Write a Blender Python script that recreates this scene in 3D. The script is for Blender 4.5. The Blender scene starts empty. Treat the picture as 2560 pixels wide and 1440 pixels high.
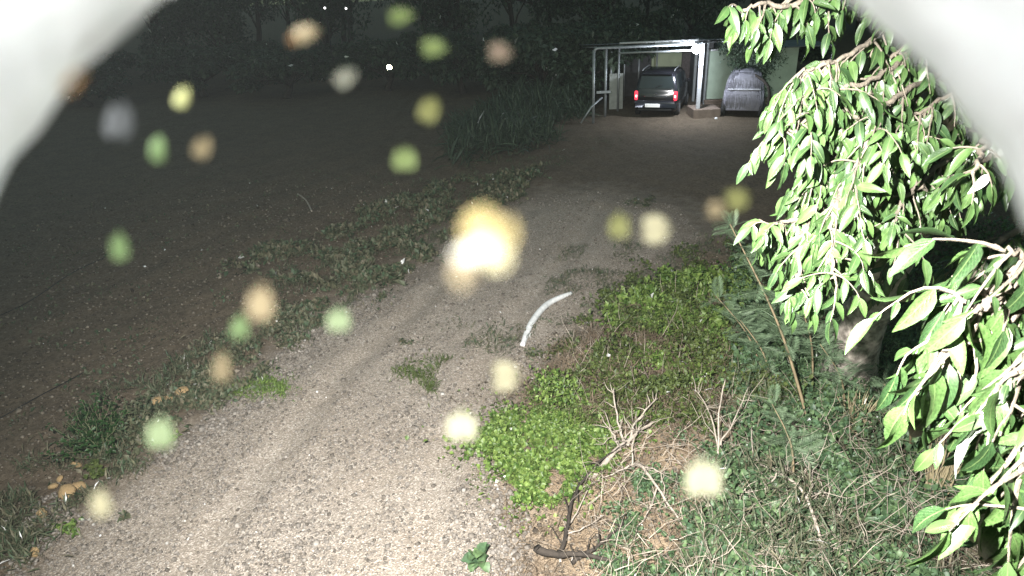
import bpy, bmesh, math, random
import numpy as np
from mathutils import Vector, Matrix, noise as mnoise
random.seed(7); rng = np.random.default_rng(7)
R = math.radians
scene = bpy.context.scene
COL = scene.collection

# ------------------------------------------------------------------ camera
FPX = 1668.0; PITCH = R(24.8); ROLL = R(2.5)
CAM = Vector((0, 0, 5.0))
FW = Vector((0, math.cos(PITCH), -math.sin(PITCH)))
_r = Vector((1, 0, 0)); _u = Vector((0, math.sin(PITCH), math.cos(PITCH)))
RT = _r*math.cos(ROLL) - _u*math.sin(ROLL)
UP = _u*math.cos(ROLL) + _r*math.sin(ROLL)
cd = bpy.data.cameras.new('camera'); cam = bpy.data.objects.new('camera', cd); COL.objects.link(cam)
M3 = Matrix((RT, UP, -FW)).transposed()
cam.matrix_world = Matrix.Translation(CAM) @ M3.to_4x4()
cd.sensor_width = 36; cd.lens = 36*FPX/2560
cd.clip_start = 0.004; cd.clip_end = 600
cd.dof.use_dof = True; cd.dof.focus_distance = 5.0; cd.dof.aperture_fstop = cd.lens/2.1
scene.camera = cam

# ------------------------------------------------------------------ night sky, moonlight
W = bpy.data.worlds.new('World'); scene.world = W; W.use_nodes = True
nt = W.node_tree; bg = nt.nodes['Background']
sky = nt.nodes.new('ShaderNodeTexSky'); sky.sky_type = 'NISHITA'; sky.sun_disc = False
sky.sun_elevation = R(35); sky.sun_rotation = R(200)
tint = nt.nodes.new('ShaderNodeMix'); tint.data_type = 'RGBA'; tint.blend_type = 'MULTIPLY'; tint.inputs['Factor'].default_value = 1
tint.inputs['B'].default_value = (.78, .98, .70, 1)
nt.links.new(sky.outputs[0], tint.inputs['A']); nt.links.new(tint.outputs['Result'], bg.inputs[0]); bg.inputs[1].default_value = 0.055
md = bpy.data.lights.new('moonlight', 'SUN'); md.energy = 0.03; md.angle = R(0.5); md.color = (0.85, 0.92, 1.0)
mo = bpy.data.objects.new('moonlight', md); COL.objects.link(mo); mo.rotation_euler = (R(55), 0, R(-20))

# floodlight on the pole, above and to the left of the camera
FLOOD = CAM + Vector((-0.45, 0.25, 0.35))
fd = bpy.data.lights.new('flood_beam', 'SPOT'); fd.energy = 9300; fd.spot_size = R(106); fd.spot_blend = 1.0
fd.shadow_soft_size = 0.03; fd.color = (1.0, 0.975, 0.93)
fo = bpy.data.objects.new('flood_beam', fd); COL.objects.link(fo); fo.location = FLOOD

scene.view_settings.view_transform = 'Standard'; scene.view_settings.look = 'None'
scene.view_settings.exposure = 0; scene.view_settings.gamma = 1; scene.view_settings.use_curve_mapping = False
scene.cycles.max_bounces = 5; scene.cycles.diffuse_bounces = 2; scene.cycles.glossy_bounces = 2

# ------------------------------------------------------------------ picture helpers
def ray(px, py):
    return (FW + RT*((px-1280)/FPX) - UP*((py-720)/FPX))
def P(px, py, dist):
    return CAM + ray(px, py).normalized()*dist
def G(px, py, z=0.0):
    d = ray(px, py); t = (z-CAM.z)/d.z
    return CAM + d*t
def PY(px, py, y):
    d = ray(px, py); return CAM + d*(y/d.y)
def GR(px, py):
    d = G(px, py)-CAM; return d.length
fo.rotation_euler = (G(1330, 1090)-FLOOD).to_track_quat('-Z', 'Y').to_euler()
def proj(co):
    c = np.asarray(co, float) - np.array(CAM)
    z = c @ np.array(FW); x = c @ np.array(RT); y = c @ np.array(UP)
    z = np.where(z < 1e-3, 1e-3, z)
    return 1280+FPX*x/z, 720-FPX*y/z, z

# ------------------------------------------------------------------ materials
def nodes(m):
    m.use_nodes = True; n = m.node_tree; return n, n.nodes['Principled BSDF'], n.nodes, n.links
def mat(name, c, rough=0.7, var=0.25, scale=6.0, bump=0.0, bscale=40.0, metal=0.0, emit=None, estr=0.0, c2=None, coat=0.0, spec=0.5, detail=5):
    m = bpy.data.materials.new(name); n, b, N, L = nodes(m)
    b.inputs['Roughness'].default_value = rough; b.inputs['Metallic'].default_value = metal
    b.inputs['Specular IOR Level'].default_value = spec
    if coat: b.inputs['Coat Weight'].default_value = coat; b.inputs['Coat Roughness'].default_value = 0.12
    tc = N.new('ShaderNodeTexCoord')
    no = N.new('ShaderNodeTexNoise'); no.inputs['Scale'].default_value = scale; no.inputs['Detail'].default_value = detail
    L.new(tc.outputs['Object'], no.inputs['Vector'])
    rp = N.new('ShaderNodeValToRGB'); rp.color_ramp.elements[0].position = 0.3; rp.color_ramp.elements[1].position = 0.7
    lo = [max(0, x*(1-var)) for x in c]; hi = [min(1, x*(1+var)) for x in (c2 or c)]
    rp.color_ramp.elements[0].color = (*lo, 1); rp.color_ramp.elements[1].color = (*hi, 1)
    L.new(no.outputs['Fac'], rp.inputs[0]); L.new(rp.outputs[0], b.inputs['Base Color'])
    if bump:
        n2 = N.new('ShaderNodeTexNoise'); n2.inputs['Scale'].default_value = bscale; n2.inputs['Detail'].default_value = 6
        L.new(tc.outputs['Object'], n2.inputs['Vector'])
        bp = N.new('ShaderNodeBump'); bp.inputs['Strength'].default_value = bump; bp.inputs['Distance'].default_value = 0.02
        L.new(n2.outputs['Fac'], bp.inputs['Height']); L.new(bp.outputs[0], b.inputs['Normal'])
    if emit:
        b.inputs['Emission Color'].default_value = (*emit, 1); b.inputs['Emission Strength'].default_value = estr
    return m
def leafmat(name, cols, rough=0.45, vein=None, rand='island', spec=0.5):
    """colours picked at random per leaf"""
    m = bpy.data.materials.new(name); n, b, N, L = nodes(m)
    b.inputs['Roughness'].default_value = rough; b.inputs['Specular IOR Level'].default_value = spec
    src = N.new('ShaderNodeNewGeometry').outputs['Random Per Island'] if rand == 'island' else N.new('ShaderNodeObjectInfo').outputs['Random']
    rp = N.new('ShaderNodeValToRGB'); el = rp.color_ramp.elements
    for i, c in enumerate(cols):
        pos = i/(len(cols)-1)
        e = el[0] if i == 0 else (el[1] if i == len(cols)-1 else el.new(pos))
        e.position = pos; e.color = (*c, 1)
    L.new(src, rp.inputs[0]); out = rp.outputs[0]
    tc = N.new('ShaderNodeTexCoord')
    no = N.new('ShaderNodeTexNoise'); no.inputs['Scale'].default_value = 22; no.inputs['Detail'].default_value = 8; L.new(tc.outputs['Object'], no.inputs['Vector'])
    hs = N.new('ShaderNodeHueSaturation'); mr = N.new('ShaderNodeMapRange'); mr.inputs[1].default_value = .3; mr.inputs[2].default_value = .7; mr.inputs[3].default_value = 0.5; mr.inputs[4].default_value = 1.4
    L.new(no.outputs['Fac'], mr.inputs[0]); L.new(mr.outputs[0], hs.inputs['Value']); L.new(out, hs.inputs['Color']); out = hs.outputs[0]
    if vein:
        uv = N.new('ShaderNodeUVMap'); sp = N.new('ShaderNodeSeparateXYZ'); L.new(uv.outputs[0], sp.inputs[0])
        ab = N.new('ShaderNodeMath'); ab.operation = 'ABSOLUTE'; L.new(sp.outputs[0], ab.inputs[0])
        lt = N.new('ShaderNodeMath'); lt.operation = 'LESS_THAN'; lt.inputs[1].default_value = 0.07; L.new(ab.outputs[0], lt.inputs[0])
        # side veins: stripes slanting off the midrib
        ml = N.new('ShaderNodeMath'); ml.operation = 'MULTIPLY_ADD'; ml.inputs[1].default_value = -0.35; L.new(ab.outputs[0], ml.inputs[0]); L.new(sp.outputs[1], ml.inputs[2])
        m2 = N.new('ShaderNodeMath'); m2.operation = 'MULTIPLY'; m2.inputs[1].default_value = 9; L.new(ml.outputs[0], m2.inputs[0])
        fr = N.new('ShaderNodeMath'); fr.operation = 'FRACT'; L.new(m2.outputs[0], fr.inputs[0])
        l2 = N.new('ShaderNodeMath'); l2.operation = 'LESS_THAN'; l2.inputs[1].default_value = 0.16; L.new(fr.outputs[0], l2.inputs[0])
        l3 = N.new('ShaderNodeMath'); l3.operation = 'MULTIPLY'; l3.inputs[1].default_value = 0.3; L.new(l2.outputs[0], l3.inputs[0])
        mx = N.new('ShaderNodeMath'); mx.operation = 'MAXIMUM'; L.new(lt.outputs[0], mx.inputs[0]); L.new(l3.outputs[0], mx.inputs[1])
        mi = N.new('ShaderNodeMix'); mi.data_type = 'RGBA'; L.new(mx.outputs[0], mi.inputs['Factor']); L.new(out, mi.inputs['A']); mi.inputs['B'].default_value = (*vein, 1)
        out = mi.outputs['Result']
        bp = N.new('ShaderNodeBump'); bp.inputs['Strength'].default_value = 0.4; bp.inputs['Distance'].default_value = 0.004
        L.new(mx.outputs[0], bp.inputs['Height']); L.new(bp.outputs[0], b.inputs['Normal'])
    L.new(out, b.inputs['Base Color'])
    tr = N.new('ShaderNodeBsdfTranslucent'); L.new(out, tr.inputs['Color'])
    ms = N.new('ShaderNodeMixShader'); ms.inputs[0].default_value = 0.22
    L.new(b.outputs[0], ms.inputs[1]); L.new(tr.outputs[0], ms.inputs[2])
    L.new(ms.outputs[0], N['Material Output'].inputs['Surface'])
    return m

def ground_mat():
    m = bpy.data.materials.new('gravel_and_soil'); n, b, N, L = nodes(m)
    b.inputs['Roughness'].default_value = 0.95; b.inputs['Specular IOR Level'].default_value = 0.2
    tc = N.new('ShaderNodeTexCoord'); V = tc.outputs['Object']
    def noise(s, d=6, r=0.6):
        x = N.new('ShaderNodeTexNoise'); x.inputs['Scale'].default_value = s; x.inputs['Detail'].default_value = d; x.inputs['Roughness'].default_value = r
        L.new(V, x.inputs['Vector']); return x.outputs['Fac']
    def vor(s):
        x = N.new('ShaderNodeTexVoronoi'); x.inputs['Scale'].default_value = s; L.new(V, x.inputs['Vector']); return x
    def ramp(f, stops):
        r = N.new('ShaderNodeValToRGB'); el = r.color_ramp.elements
        for i, (p, c) in enumerate(stops):
            e = el[i] if i < 2 else el.new(p)
            e.position = p; e.color = (*c, 1)
        L.new(f, r.inputs[0]); return r.outputs[0]
    def mix(f, a, bb, t='MIX'):
        x = N.new('ShaderNodeMix'); x.data_type = 'RGBA'; x.blend_type = t
        if isinstance(f, float): x.inputs['Factor'].default_value = f
        else: L.new(f, x.inputs['Factor'])
        for s, v in (('A', a), ('B', bb)):
            if isinstance(v, tuple): x.inputs[s].default_value = (*v, 1)
            else: L.new(v, x.inputs[s])
        return x.outputs['Result']
    at = N.new('ShaderNodeAttribute'); at.attribute_name = 'road'
    ad = N.new('ShaderNodeMath'); ad.operation = 'MULTIPLY_ADD'; ad.inputs[1].default_value = 0.9; L.new(noise(2.6, 8, 0.7), ad.inputs[0]); 
    sb = N.new('ShaderNodeMath'); sb.operation = 'SUBTRACT'; sb.inputs[1].default_value = 0.45; L.new(at.outputs['Fac'], sb.inputs[0]); L.new(sb.outputs[0], ad.inputs[2])
    fac = N.new('ShaderNodeMapRange'); fac.inputs[1].default_value = 0.22; fac.inputs[2].default_value = 0.85; L.new(ad.outputs[0], fac.inputs[0])
    v = vor(70); v2 = vor(24)
    sep = N.new('ShaderNodeSeparateColor'); L.new(v.outputs['Color'], sep.inputs[0])
    sp2 = N.new('ShaderNodeSeparateColor'); L.new(v2.outputs['Color'], sp2.inputs[0])
    grav = ramp(sep.outputs[0], [(0.0, (0.16, 0.138, 0.118)), (1.0, (0.66, 0.61, 0.56)), (0.35, (0.23, 0.20, 0.17)), (0.75, (0.38, 0.335, 0.29))])
    big = ramp(noise(0.7, 5), [(0.3, (0.28, 0.22, 0.16)), (0.7, (0.40, 0.35, 0.295))])
    grav = mix(0.38, grav, big)
    soil = ramp(noise(1.6, 8, 0.7), [(0.3, (0.085, 0.064, 0.044)), (0.72, (0.165, 0.125, 0.085))])
    soil2 = ramp(sp2.outputs[1], [(0.0, (0.06, 0.05, 0.04)), (1.0, (0.27, 0.22, 0.165))])
    soil = mix(0.35, soil, soil2)
    gr = N.new('ShaderNodeAttribute'); gr.attribute_name = 'dry'
    soil = mix(gr.outputs['Fac'], soil, ramp(noise(30, 6, .7), [(0.3, (0.14, 0.10, 0.065)), (0.7, (0.40, 0.31, 0.215))]))
    c = mix(fac.outputs[0], soil, grav)
    L.new(c, b.inputs['Base Color'])
    sm = N.new('ShaderNodeMath'); sm.operation = 'ADD'; L.new(v.outputs['Distance'], sm.inputs[0]); L.new(noise(45, 6, .7), sm.inputs[1])
    bp = N.new('ShaderNodeBump'); bp.inputs['Strength'].default_value = 0.9; bp.inputs['Distance'].default_value = 0.012
    L.new(sm.outputs[0], bp.inputs['Height']); L.new(bp.outputs[0], b.inputs['Normal'])
    return m
MG = ground_mat()

# ------------------------------------------------------------------ object helpers
def props(o, label=None, cat=None, group=None, kind=None):
    if label: o['label'] = label
    if cat: o['category'] = cat
    if group: o['group'] = group
    if kind: o['kind'] = kind
    return o
def empty(name, loc=(0, 0, 0), rz=0.0, label=None, cat=None, group=None):
    o = bpy.data.objects.new(name, None); COL.objects.link(o); o.location = loc; o.rotation_euler = (0, 0, rz)
    o.empty_display_size = 0.1
    return props(o, label, cat, group)
def link(name, me, m=None, parent=None, smooth=False):
    o = bpy.data.objects.new(name, me); COL.objects.link(o)
    if m and len(me.materials) == 0: me.materials.append(m)
    if parent: o.parent = parent
    if smooth:
        me.polygons.foreach_set('use_smooth', np.ones(len(me.polygons), bool))
    return o
def npmesh(name, V, F, uv=None, smooth=False):
    V = np.asarray(V, np.float32); F = np.asarray(F, np.int32); k = F.shape[1]
    me = bpy.data.meshes.new(name)
    me.vertices.add(len(V)); me.vertices.foreach_set('co', V.ravel())
    me.loops.add(F.size); me.loops.foreach_set('vertex_index', F.ravel())
    me.polygons.add(len(F)); me.polygons.foreach_set('loop_start', np.arange(len(F), dtype=np.int32)*k)
    me.polygons.foreach_set('loop_total', np.full(len(F), k, np.int32))
    if smooth: me.polygons.foreach_set('use_smooth', np.ones(len(F), bool))
    me.update(calc_edges=True)
    if uv is not None:
        l = me.uv_layers.new(name='UVMap'); l.data.foreach_set('uv', np.asarray(uv, np.float32)[F.ravel()].ravel())
    return me
def scatter(name, T, mats, locs, uvt=None, smooth=False):
    tv, tf = T
    V = np.einsum('nij,vj->nvi', mats, tv) + locs[:, None, :]
    n, k = len(locs), len(tv)
    F = (tf[None] + (np.arange(n)*k)[:, None, None]).reshape(-1, tf.shape[1])
    uv = np.tile(uvt, (n, 1)) if uvt is not None else None
    return npmesh(name, V.reshape(-1, 3), F, uv, smooth)
def rotmats(yaw, pitch, roll, s):
    cy, sy = np.cos(yaw), np.sin(yaw); cp, sp = np.cos(pitch), np.sin(pitch); cr, sr = np.cos(roll), np.sin(roll)
    z = np.zeros_like(yaw); o = np.ones_like(yaw)
    Rz = np.stack([np.stack([cy, -sy, z], -1), np.stack([sy, cy, z], -1), np.stack([z, z, o], -1)], -2)
    Rx = np.stack([np.stack([o, z, z], -1), np.stack([z, cp, -sp], -1), np.stack([z, sp, cp], -1)], -2)
    Ry = np.stack([np.stack([cr, z, sr], -1), np.stack([z, o, z], -1), np.stack([-sr, z, cr], -1)], -2)
    return (Rz @ Rx @ Ry)*np.asarray(s)[:, None, None]
class MB:
    def __init__(s): s.v = []; s.f = []
    def add(s, vs, fs):
        b = len(s.v); s.v += [tuple(v) for v in vs]; s.f += [tuple(i+b for i in f) for f in fs]; return s
    def box(s, c, d, rz=0, rx=0, bevel=0.0):
        hx, hy, hz = d[0]/2, d[1]/2, d[2]/2
        m = Matrix.Rotation(rz, 3, 'Z') @ Matrix.Rotation(rx, 3, 'X'); c = Vector(c)
        if bevel <= 0:
            vs = [c + m @ Vector((x*hx, y*hy, z*hz)) for x in (-1, 1) for y in (-1, 1) for z in (-1, 1)]
            return s.add(vs, [(0, 1, 3, 2), (4, 6, 7, 5), (0, 4, 5, 1), (2, 3, 7, 6), (0, 2, 6, 4), (1, 5, 7, 3)])
        b = min(bevel, hx*.9, hy*.9, hz*.9); vs = []; idx = {}
        for x in (-1, 1):
            for y in (-1, 1):
                for z in (-1, 1):
                    for a in range(3):
                        p = [x*(hx-b), y*(hy-b), z*(hz-b)]; p[a] += (x, y, z)[a]*b
                        idx[(x, y, z, a)] = len(vs); vs.append(c + m @ Vector(p))
        fs = []
        for a in range(3):
            o1, o2 = [i for i in range(3) if i != a]
            for sg in (-1, 1):
                q = []
                for s1, s2 in ((-1, -1), (1, -1), (1, 1), (-1, 1)):
                    k = [0, 0, 0]; k[a] = sg; k[o1] = s1; k[o2] = s2; q.append(idx[(*k, a)])
                fs.append(tuple(q))
        for a in range(3):
            o1, o2 = [i for i in range(3) if i != a]
            for s1 in (-1, 1):
                for s2 in (-1, 1):
                    k0 = [0, 0, 0]; k1 = [0, 0, 0]; k0[a] = -1; k1[a] = 1
                    for k in (k0, k1): k[o1] = s1; k[o2] = s2
                    fs.append((idx[(*k0, o1)], idx[(*k1, o1)], idx[(*k1, o2)], idx[(*k0, o2)]))
        for x in (-1, 1):
            for y in (-1, 1):
                for z in (-1, 1): fs.append(tuple(idx[(x, y, z, a)] for a in range(3)))
        return s.add(vs, fs)
    def tube(s, pts, rad, n=6, cap=True):
        pts = [Vector(p) for p in pts]
        if not hasattr(rad, '__len__'): rad = [rad]*len(pts)
        vs = []; prev = None
        for i, p in enumerate(pts):
            t = (pts[min(i+1, len(pts)-1)] - pts[max(i-1, 0)])
            if t.length < 1e-9: t = Vector((0, 0, 1))
            t.normalize()
            if prev is None:
                a = Vector((0, 0, 1)) if abs(t.z) < 0.9 else Vector((1, 0, 0)); u = t.cross(a).normalized()
            else: u = (prev - t*prev.dot(t)).normalized()
            prev = u; w = t.cross(u)
            for k in range(n):
                an = 2*math.pi*k/n; vs.append(p + (u*math.cos(an)+w*math.sin(an))*rad[i])
        fs = [(i*n+k, i*n+(k+1) % n, (i+1)*n+(k+1) % n, (i+1)*n+k) for i in range(len(pts)-1) for k in range(n)]
        if cap: fs += [tuple(range(n))[::-1], tuple((len(pts)-1)*n+k for k in range(n))]
        return s.add(vs, fs)
    def ell(s, c, r, seg=10, rings=7, m=None):
        c = Vector(c); vs = []; fs = []
        for i in range(rings+1):
            th = math.pi*i/rings
            for k in range(seg):
                ph = 2*math.pi*k/seg; v = Vector((r[0]*math.sin(th)*math.cos(ph), r[1]*math.sin(th)*math.sin(ph), r[2]*math.cos(th)))
                vs.append(c + (m @ v if m else v))
        for i in range(rings):
            for k in range(seg): fs.append((i*seg+k, i*seg+(k+1) % seg, (i+1)*seg+(k+1) % seg, (i+1)*seg+k))
        return s.add(vs, fs)
    def loft(s, secs, cap=True):
        n = len(secs[0]); vs = [p for q in secs for p in q]
        fs = [(i*n+k, i*n+(k+1) % n, (i+1)*n+(k+1) % n, (i+1)*n+k) for i in range(len(secs)-1) for k in range(n)]
        if cap: fs += [tuple(range(n))[::-1], tuple((len(secs)-1)*n+k for k in range(n))]
        return s.add(vs, fs)
    def mesh(s, name):
        me = bpy.data.meshes.new(name); me.from_pydata(s.v, [], s.f); me.update(); return me
    def build(s, name, m, parent=None, smooth=False, label=None):
        o = link(name, s.mesh(name), m, parent, smooth)
        if label: o['label'] = label
        return o
def curve(a, b, n, sag=0.0, wob=0.0):
    a, b = Vector(a), Vector(b); L = (b-a).length; out = []
    off = Vector((0, 0, 0))
    for i in range(n+1):
        t = i/n; p = a.lerp(b, t); p.z -= sag*L*4*t*(1-t)
        if 0 < i < n: off = off*0.6 + Vector((random.gauss(0, wob), random.gauss(0, wob), random.gauss(0, wob)))*L
        else: off = off*0.5
        out.append(p+off)
    return out
def copy_tree(o, parent=None):
    c = o.copy(); COL.objects.link(c); c.parent = parent
    for ch in list(o.children): copy_tree(ch, c)
    return c

# ------------------------------------------------------------------ ground
def poly_w(pts): return np.array([[G(*p).x, G(*p).y] for p in pts])
def inside(poly, x, y):
    r = np.zeros(x.shape, bool); n = len(poly)
    for i in range(n):
        x1, y1 = poly[i]; x2, y2 = poly[(i+1) % n]
        c = ((y1 > y) != (y2 > y)) & (x < (x2-x1)*(y-y1)/((y2-y1) if y2 != y1 else 1e-9)+x1); r ^= c
    return r
def edged(poly, x, y):
    d = np.full(x.shape, 1e9); n = len(poly)
    for i in range(n):
        a = poly[i]; b = poly[(i+1) % n]; ab = b-a; t = np.clip(((x-a[0])*ab[0]+(y-a[1])*ab[1])/(ab@ab+1e-12), 0, 1)
        d = np.minimum(d, np.hypot(x-a[0]-t*ab[0], y-a[1]-t*ab[1]))
    return d
ROADP = poly_w([(20, 1560), (150, 1330), (330, 1180), (470, 1070), (600, 960), (740, 830), (860, 740), (1010, 700), (1090, 600), (1150, 540), (1290, 490),
                (1500, 480), (1700, 520), (1760, 600), (1620, 700), (1500, 790), (1400, 880), (1290, 990), (1210, 1080), (1230, 1200), (1300, 1300), (1330, 1440), (1340, 1700), (0, 1700)])
DRYP = poly_w([(1430, 1120), (1560, 1070), (1650, 1055), (1800, 1090), (1800, 1230), (1700, 1500), (1290, 1500), (1260, 1330), (1260, 1220)])
BARE2 = poly_w([(1300, 940), (1430, 860), (1560, 870), (1500, 960), (1400, 1040), (1290, 1030)])
def sstep(a, b, x):
    t = np.clip((x-a)/(b-a), 0, 1); return t*t*(3-2*t)
def roadmask(x, y):
    d = edged(ROADP, x, y); s = np.where(inside(ROADP, x, y), d, -d)
    return np.clip(0.5+s/(1.3+0.35*np.maximum(0, y-9)), 0, 1)
def drymask(x, y):
    o = 0
    for pl in (DRYP, BARE2):
        d = edged(pl, x, y); s = np.where(inside(pl, x, y), d, -d); o = np.maximum(o, np.clip(0.5+s/0.5, 0, 1))
    return o
_a, _b = G(0, 1045), G(200, 932); _l = math.hypot(_b.x-_a.x, _b.y-_a.y)
HOSE = ((_a.x, _a.y), ((_b.x-_a.x)/_l, (_b.y-_a.y)/_l))
RUTS = [poly_w(q) for q in ([(420, 1500), (640, 1200), (830, 960), (1030, 780), (1200, 620), (1330, 520)], [(1010, 1500), (1090, 1200), (1180, 960), (1300, 780), (1420, 640), (1500, 520)])]
def rutd(x, y):
    d = np.full(x.shape, 9.0)
    for q in RUTS:
        for a, b in zip(q[:-1], q[1:]):
            ab = b-a; t = np.clip(((x-a[0])*ab[0]+(y-a[1])*ab[1])/(ab@ab), 0, 1); d = np.minimum(d, np.hypot(x-a[0]-t*ab[0], y-a[1]-t*ab[1]))
    return d
def hgt(x, y):
    x = np.asarray(x, float); y = np.asarray(y, float)
    r = np.hypot(x, y)
    h = 0.020*np.sin(1.3*x+0.7*y)+0.016*np.sin(2.9*x-1.9*y+1)+0.010*np.sin(6.1*x+4.3*y+2)+0.008*np.sin(11*x-9*y)+0.006*np.sin(-8*x+13.7*y+.5)
    rm = sstep(0.2, 0.9, roadmask(x, y))
    h = h*(1.3-0.9*rm)
    u = (x-HOSE[0][0])*HOSE[1][1]-(y-HOSE[0][1])*HOSE[1][0]      # field furrows, parallel to the drip hose
    h = h + 0.022*np.sin(u*2*math.pi/.75+.4*np.sin(y*.6))*sstep(-.2, .8, -u-.6)*(1-rm)*sstep(26, 14, y)
    d = rutd(x, y); h = h - 0.045*np.exp(-(d/.17)**2) + 0.022*np.exp(-((d-.36)/.13)**2)      # wheel ruts
    h = h + (1-rm)*0.07*sstep(0.5, 3.0, x-0.2*(y-5))*sstep(14, 9, y)
    return h*sstep(60, 20, r)
N1 = 420
def spread(lo, hi, c, n, k):
    t = np.linspace(-1, 1, n); s = np.sinh(k*t)/np.sinh(k)
    return c + np.where(t < 0, s*(c-lo), s*(hi-c))
gx = spread(-160, 160, 0.5, N1, 6.0); gy = spread(-60, 260, 7.5, N1, 6.2)
X, Y = np.meshgrid(gx, gy); Z = hgt(X, Y)
Vg = np.stack([X, Y, Z], -1).reshape(-1, 3)
ii, jj = np.meshgrid(np.arange(N1-1), np.arange(N1-1), indexing='ij'); a = (ii*N1+jj).ravel()
Fg = np.stack([a, a+1, a+N1+1, a+N1], -1)
rm = roadmask(X, Y).ravel(); dm = drymask(X, Y).ravel()
fr = rm[Fg].mean(1) > 0.5
for nm, sel, lab in (('ground', ~fr, 'dark brown soil of the field and yard'), ('gravel_road', fr, 'pale gravel track running up to the yard')):
    F = Fg[sel]; u, inv = np.unique(F.ravel(), return_inverse=True)
    me = npmesh(nm, Vg[u], inv.reshape(-1, 4), smooth=True)
    for an, arr in (('road', rm), ('dry', dm)):
        at = me.attributes.new(an, 'FLOAT', 'POINT'); at.data.foreach_set('value', arr[u].astype(np.float32))
    o = link(nm, me, MG); props(o, lab, None, None, 'structure')

def sample_poly(pxpoly, n, bias='pixel'):
    """random ground points in a polygon given by its ground outline"""
    w = poly_w(pxpoly) if not isinstance(pxpoly, np.ndarray) else pxpoly
    lo, hi = w.min(0), w.max(0); out = []; c = 0
    while c < n:
        p = rng.uniform(lo, hi, (n*4, 2))
        if bias == 'pixel':
            d2 = p[:, 0]**2+p[:, 1]**2+25; p = p[rng.random(len(p)) < (45/d2)**1.3]
        p = p[inside(w, p[:, 0], p[:, 1])]
        out.append(p); c += len(p)
    return np.concatenate(out)[:n]
# stones
def rock_t(seed=0, n=2):
    bm = bmesh.new(); bmesh.ops.create_icosphere(bm, subdivisions=n, radius=1)
    for v in bm.verts:
        f = 1+0.28*mnoise.noise(v.co*1.3+Vector((seed*3.1, 0, 0))); v.co *= f; v.co.z *= 0.7
    tv = np.array([v.co[:] for v in bm.verts]); tf = np.array([[v.index for v in f.verts] for f in bm.faces]); bm.free(); return tv, tf
OCT = (np.array([[1, 0, 0], [-.9, .1, 0], [0, 1, .1], [0, -.9, 0], [.1, 0, .7], [0, 0, -.6]], float),
       np.array([[0, 2, 4], [2, 1, 4], [1, 3, 4], [3, 0, 4], [2, 0, 5], [1, 2, 5], [3, 1, 5], [0, 3, 5]]))
MPEB = leafmat('pebble', [(.15, .13, .11), (.26, .225, .19), (.38, .34, .30), (.20, .165, .13), (.68, .64, .60), (.33, .30, .27)], rough=.9, spec=.2)
pts = sample_poly(ROADP, 52000); pts = pts[(rutd(pts[:, 0], pts[:, 1]) > .22) | (rng.random(len(pts)) < .25)]; pts = pts[np.array([mnoise.noise(Vector((p[0]*.9, p[1]*.9, 2)))+random.random()*.9-.15 > 0 for p in pts])]
n = len(pts); s = rng.gamma(1.6, .0036, n)+.004; s *= 1+0.05*np.hypot(pts[:, 0], pts[:, 1]-3)
s = s*np.array([1.0])
loc = np.stack([pts[:, 0], pts[:, 1], hgt(pts[:, 0], pts[:, 1])+s*.25], -1)
me = scatter('gravel', OCT, rotmats(rng.uniform(0, 6.3, n), rng.normal(0, .4, n), rng.normal(0, .4, n), s), loc)
props(link('gravel', me, MPEB), 'loose pale gravel stones strewn over the track', 'gravel', None, 'stuff')
MCLOD = leafmat('clod', [(.06, .05, .04), (.13, .10, .08), (.20, .165, .13), (.10, .08, .06), (.3, .26, .21)], rough=.95, spec=.1)
pts = np.concatenate([sample_poly([(-300, 1500), (-300, 700), (300, 480), (1000, 450), (1100, 560), (900, 720), (600, 950), (300, 1180), (100, 1440)], 9000), sample_poly([(1100, 1000), (1500, 750), (1900, 560), (1900, 1200), (1750, 1500), (1250, 1500), (1200, 1200)], 9000)])
n = len(pts); s = rng.gamma(2.0, .004, n)+.004; s *= 1+0.05*np.hypot(pts[:, 0], pts[:, 1]-3)
loc = np.stack([pts[:, 0], pts[:, 1], hgt(pts[:, 0], pts[:, 1])+s*.2], -1)
me = scatter('soil_clods', OCT, rotmats(rng.uniform(0, 6.3, n), rng.normal(0, .4, n), rng.normal(0, .4, n), s), loc)
props(link('soil_clods', me, MCLOD), 'crumbs of dry soil scattered on the bare ground', 'soil', None, 'stuff')

pts = np.concatenate([sample_poly([(330, 1190), (470, 1080), (620, 960), (760, 830), (900, 740), (1000, 720), (1000, 760), (860, 850), (740, 960), (600, 1060), (420, 1180)], 1500),
    sample_poly([(1180, 1100), (1240, 1100), (1330, 1300), (1330, 1500), (1230, 1500), (1230, 1300)], 500), sample_poly([(0, 1440), (0, 1300), (140, 1230), (200, 1290), (60, 1440)], 500), sample_poly(ROADP, 900)])
n = len(pts); s = rng.gamma(2.0, .005, n)+.010
loc = np.stack([pts[:, 0], pts[:, 1], hgt(pts[:, 0], pts[:, 1])+s*.3], -1)
rk = rock_t(4, 1)
me = scatter('loose_stones', rk, rotmats(rng.uniform(0, 6.3, n), rng.normal(0, .4, n), rng.normal(0, .4, n), s), loc)
props(link('loose_stones', me, MPEB), 'larger loose stones along the edges of the track', 'stones', None, 'stuff')
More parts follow.
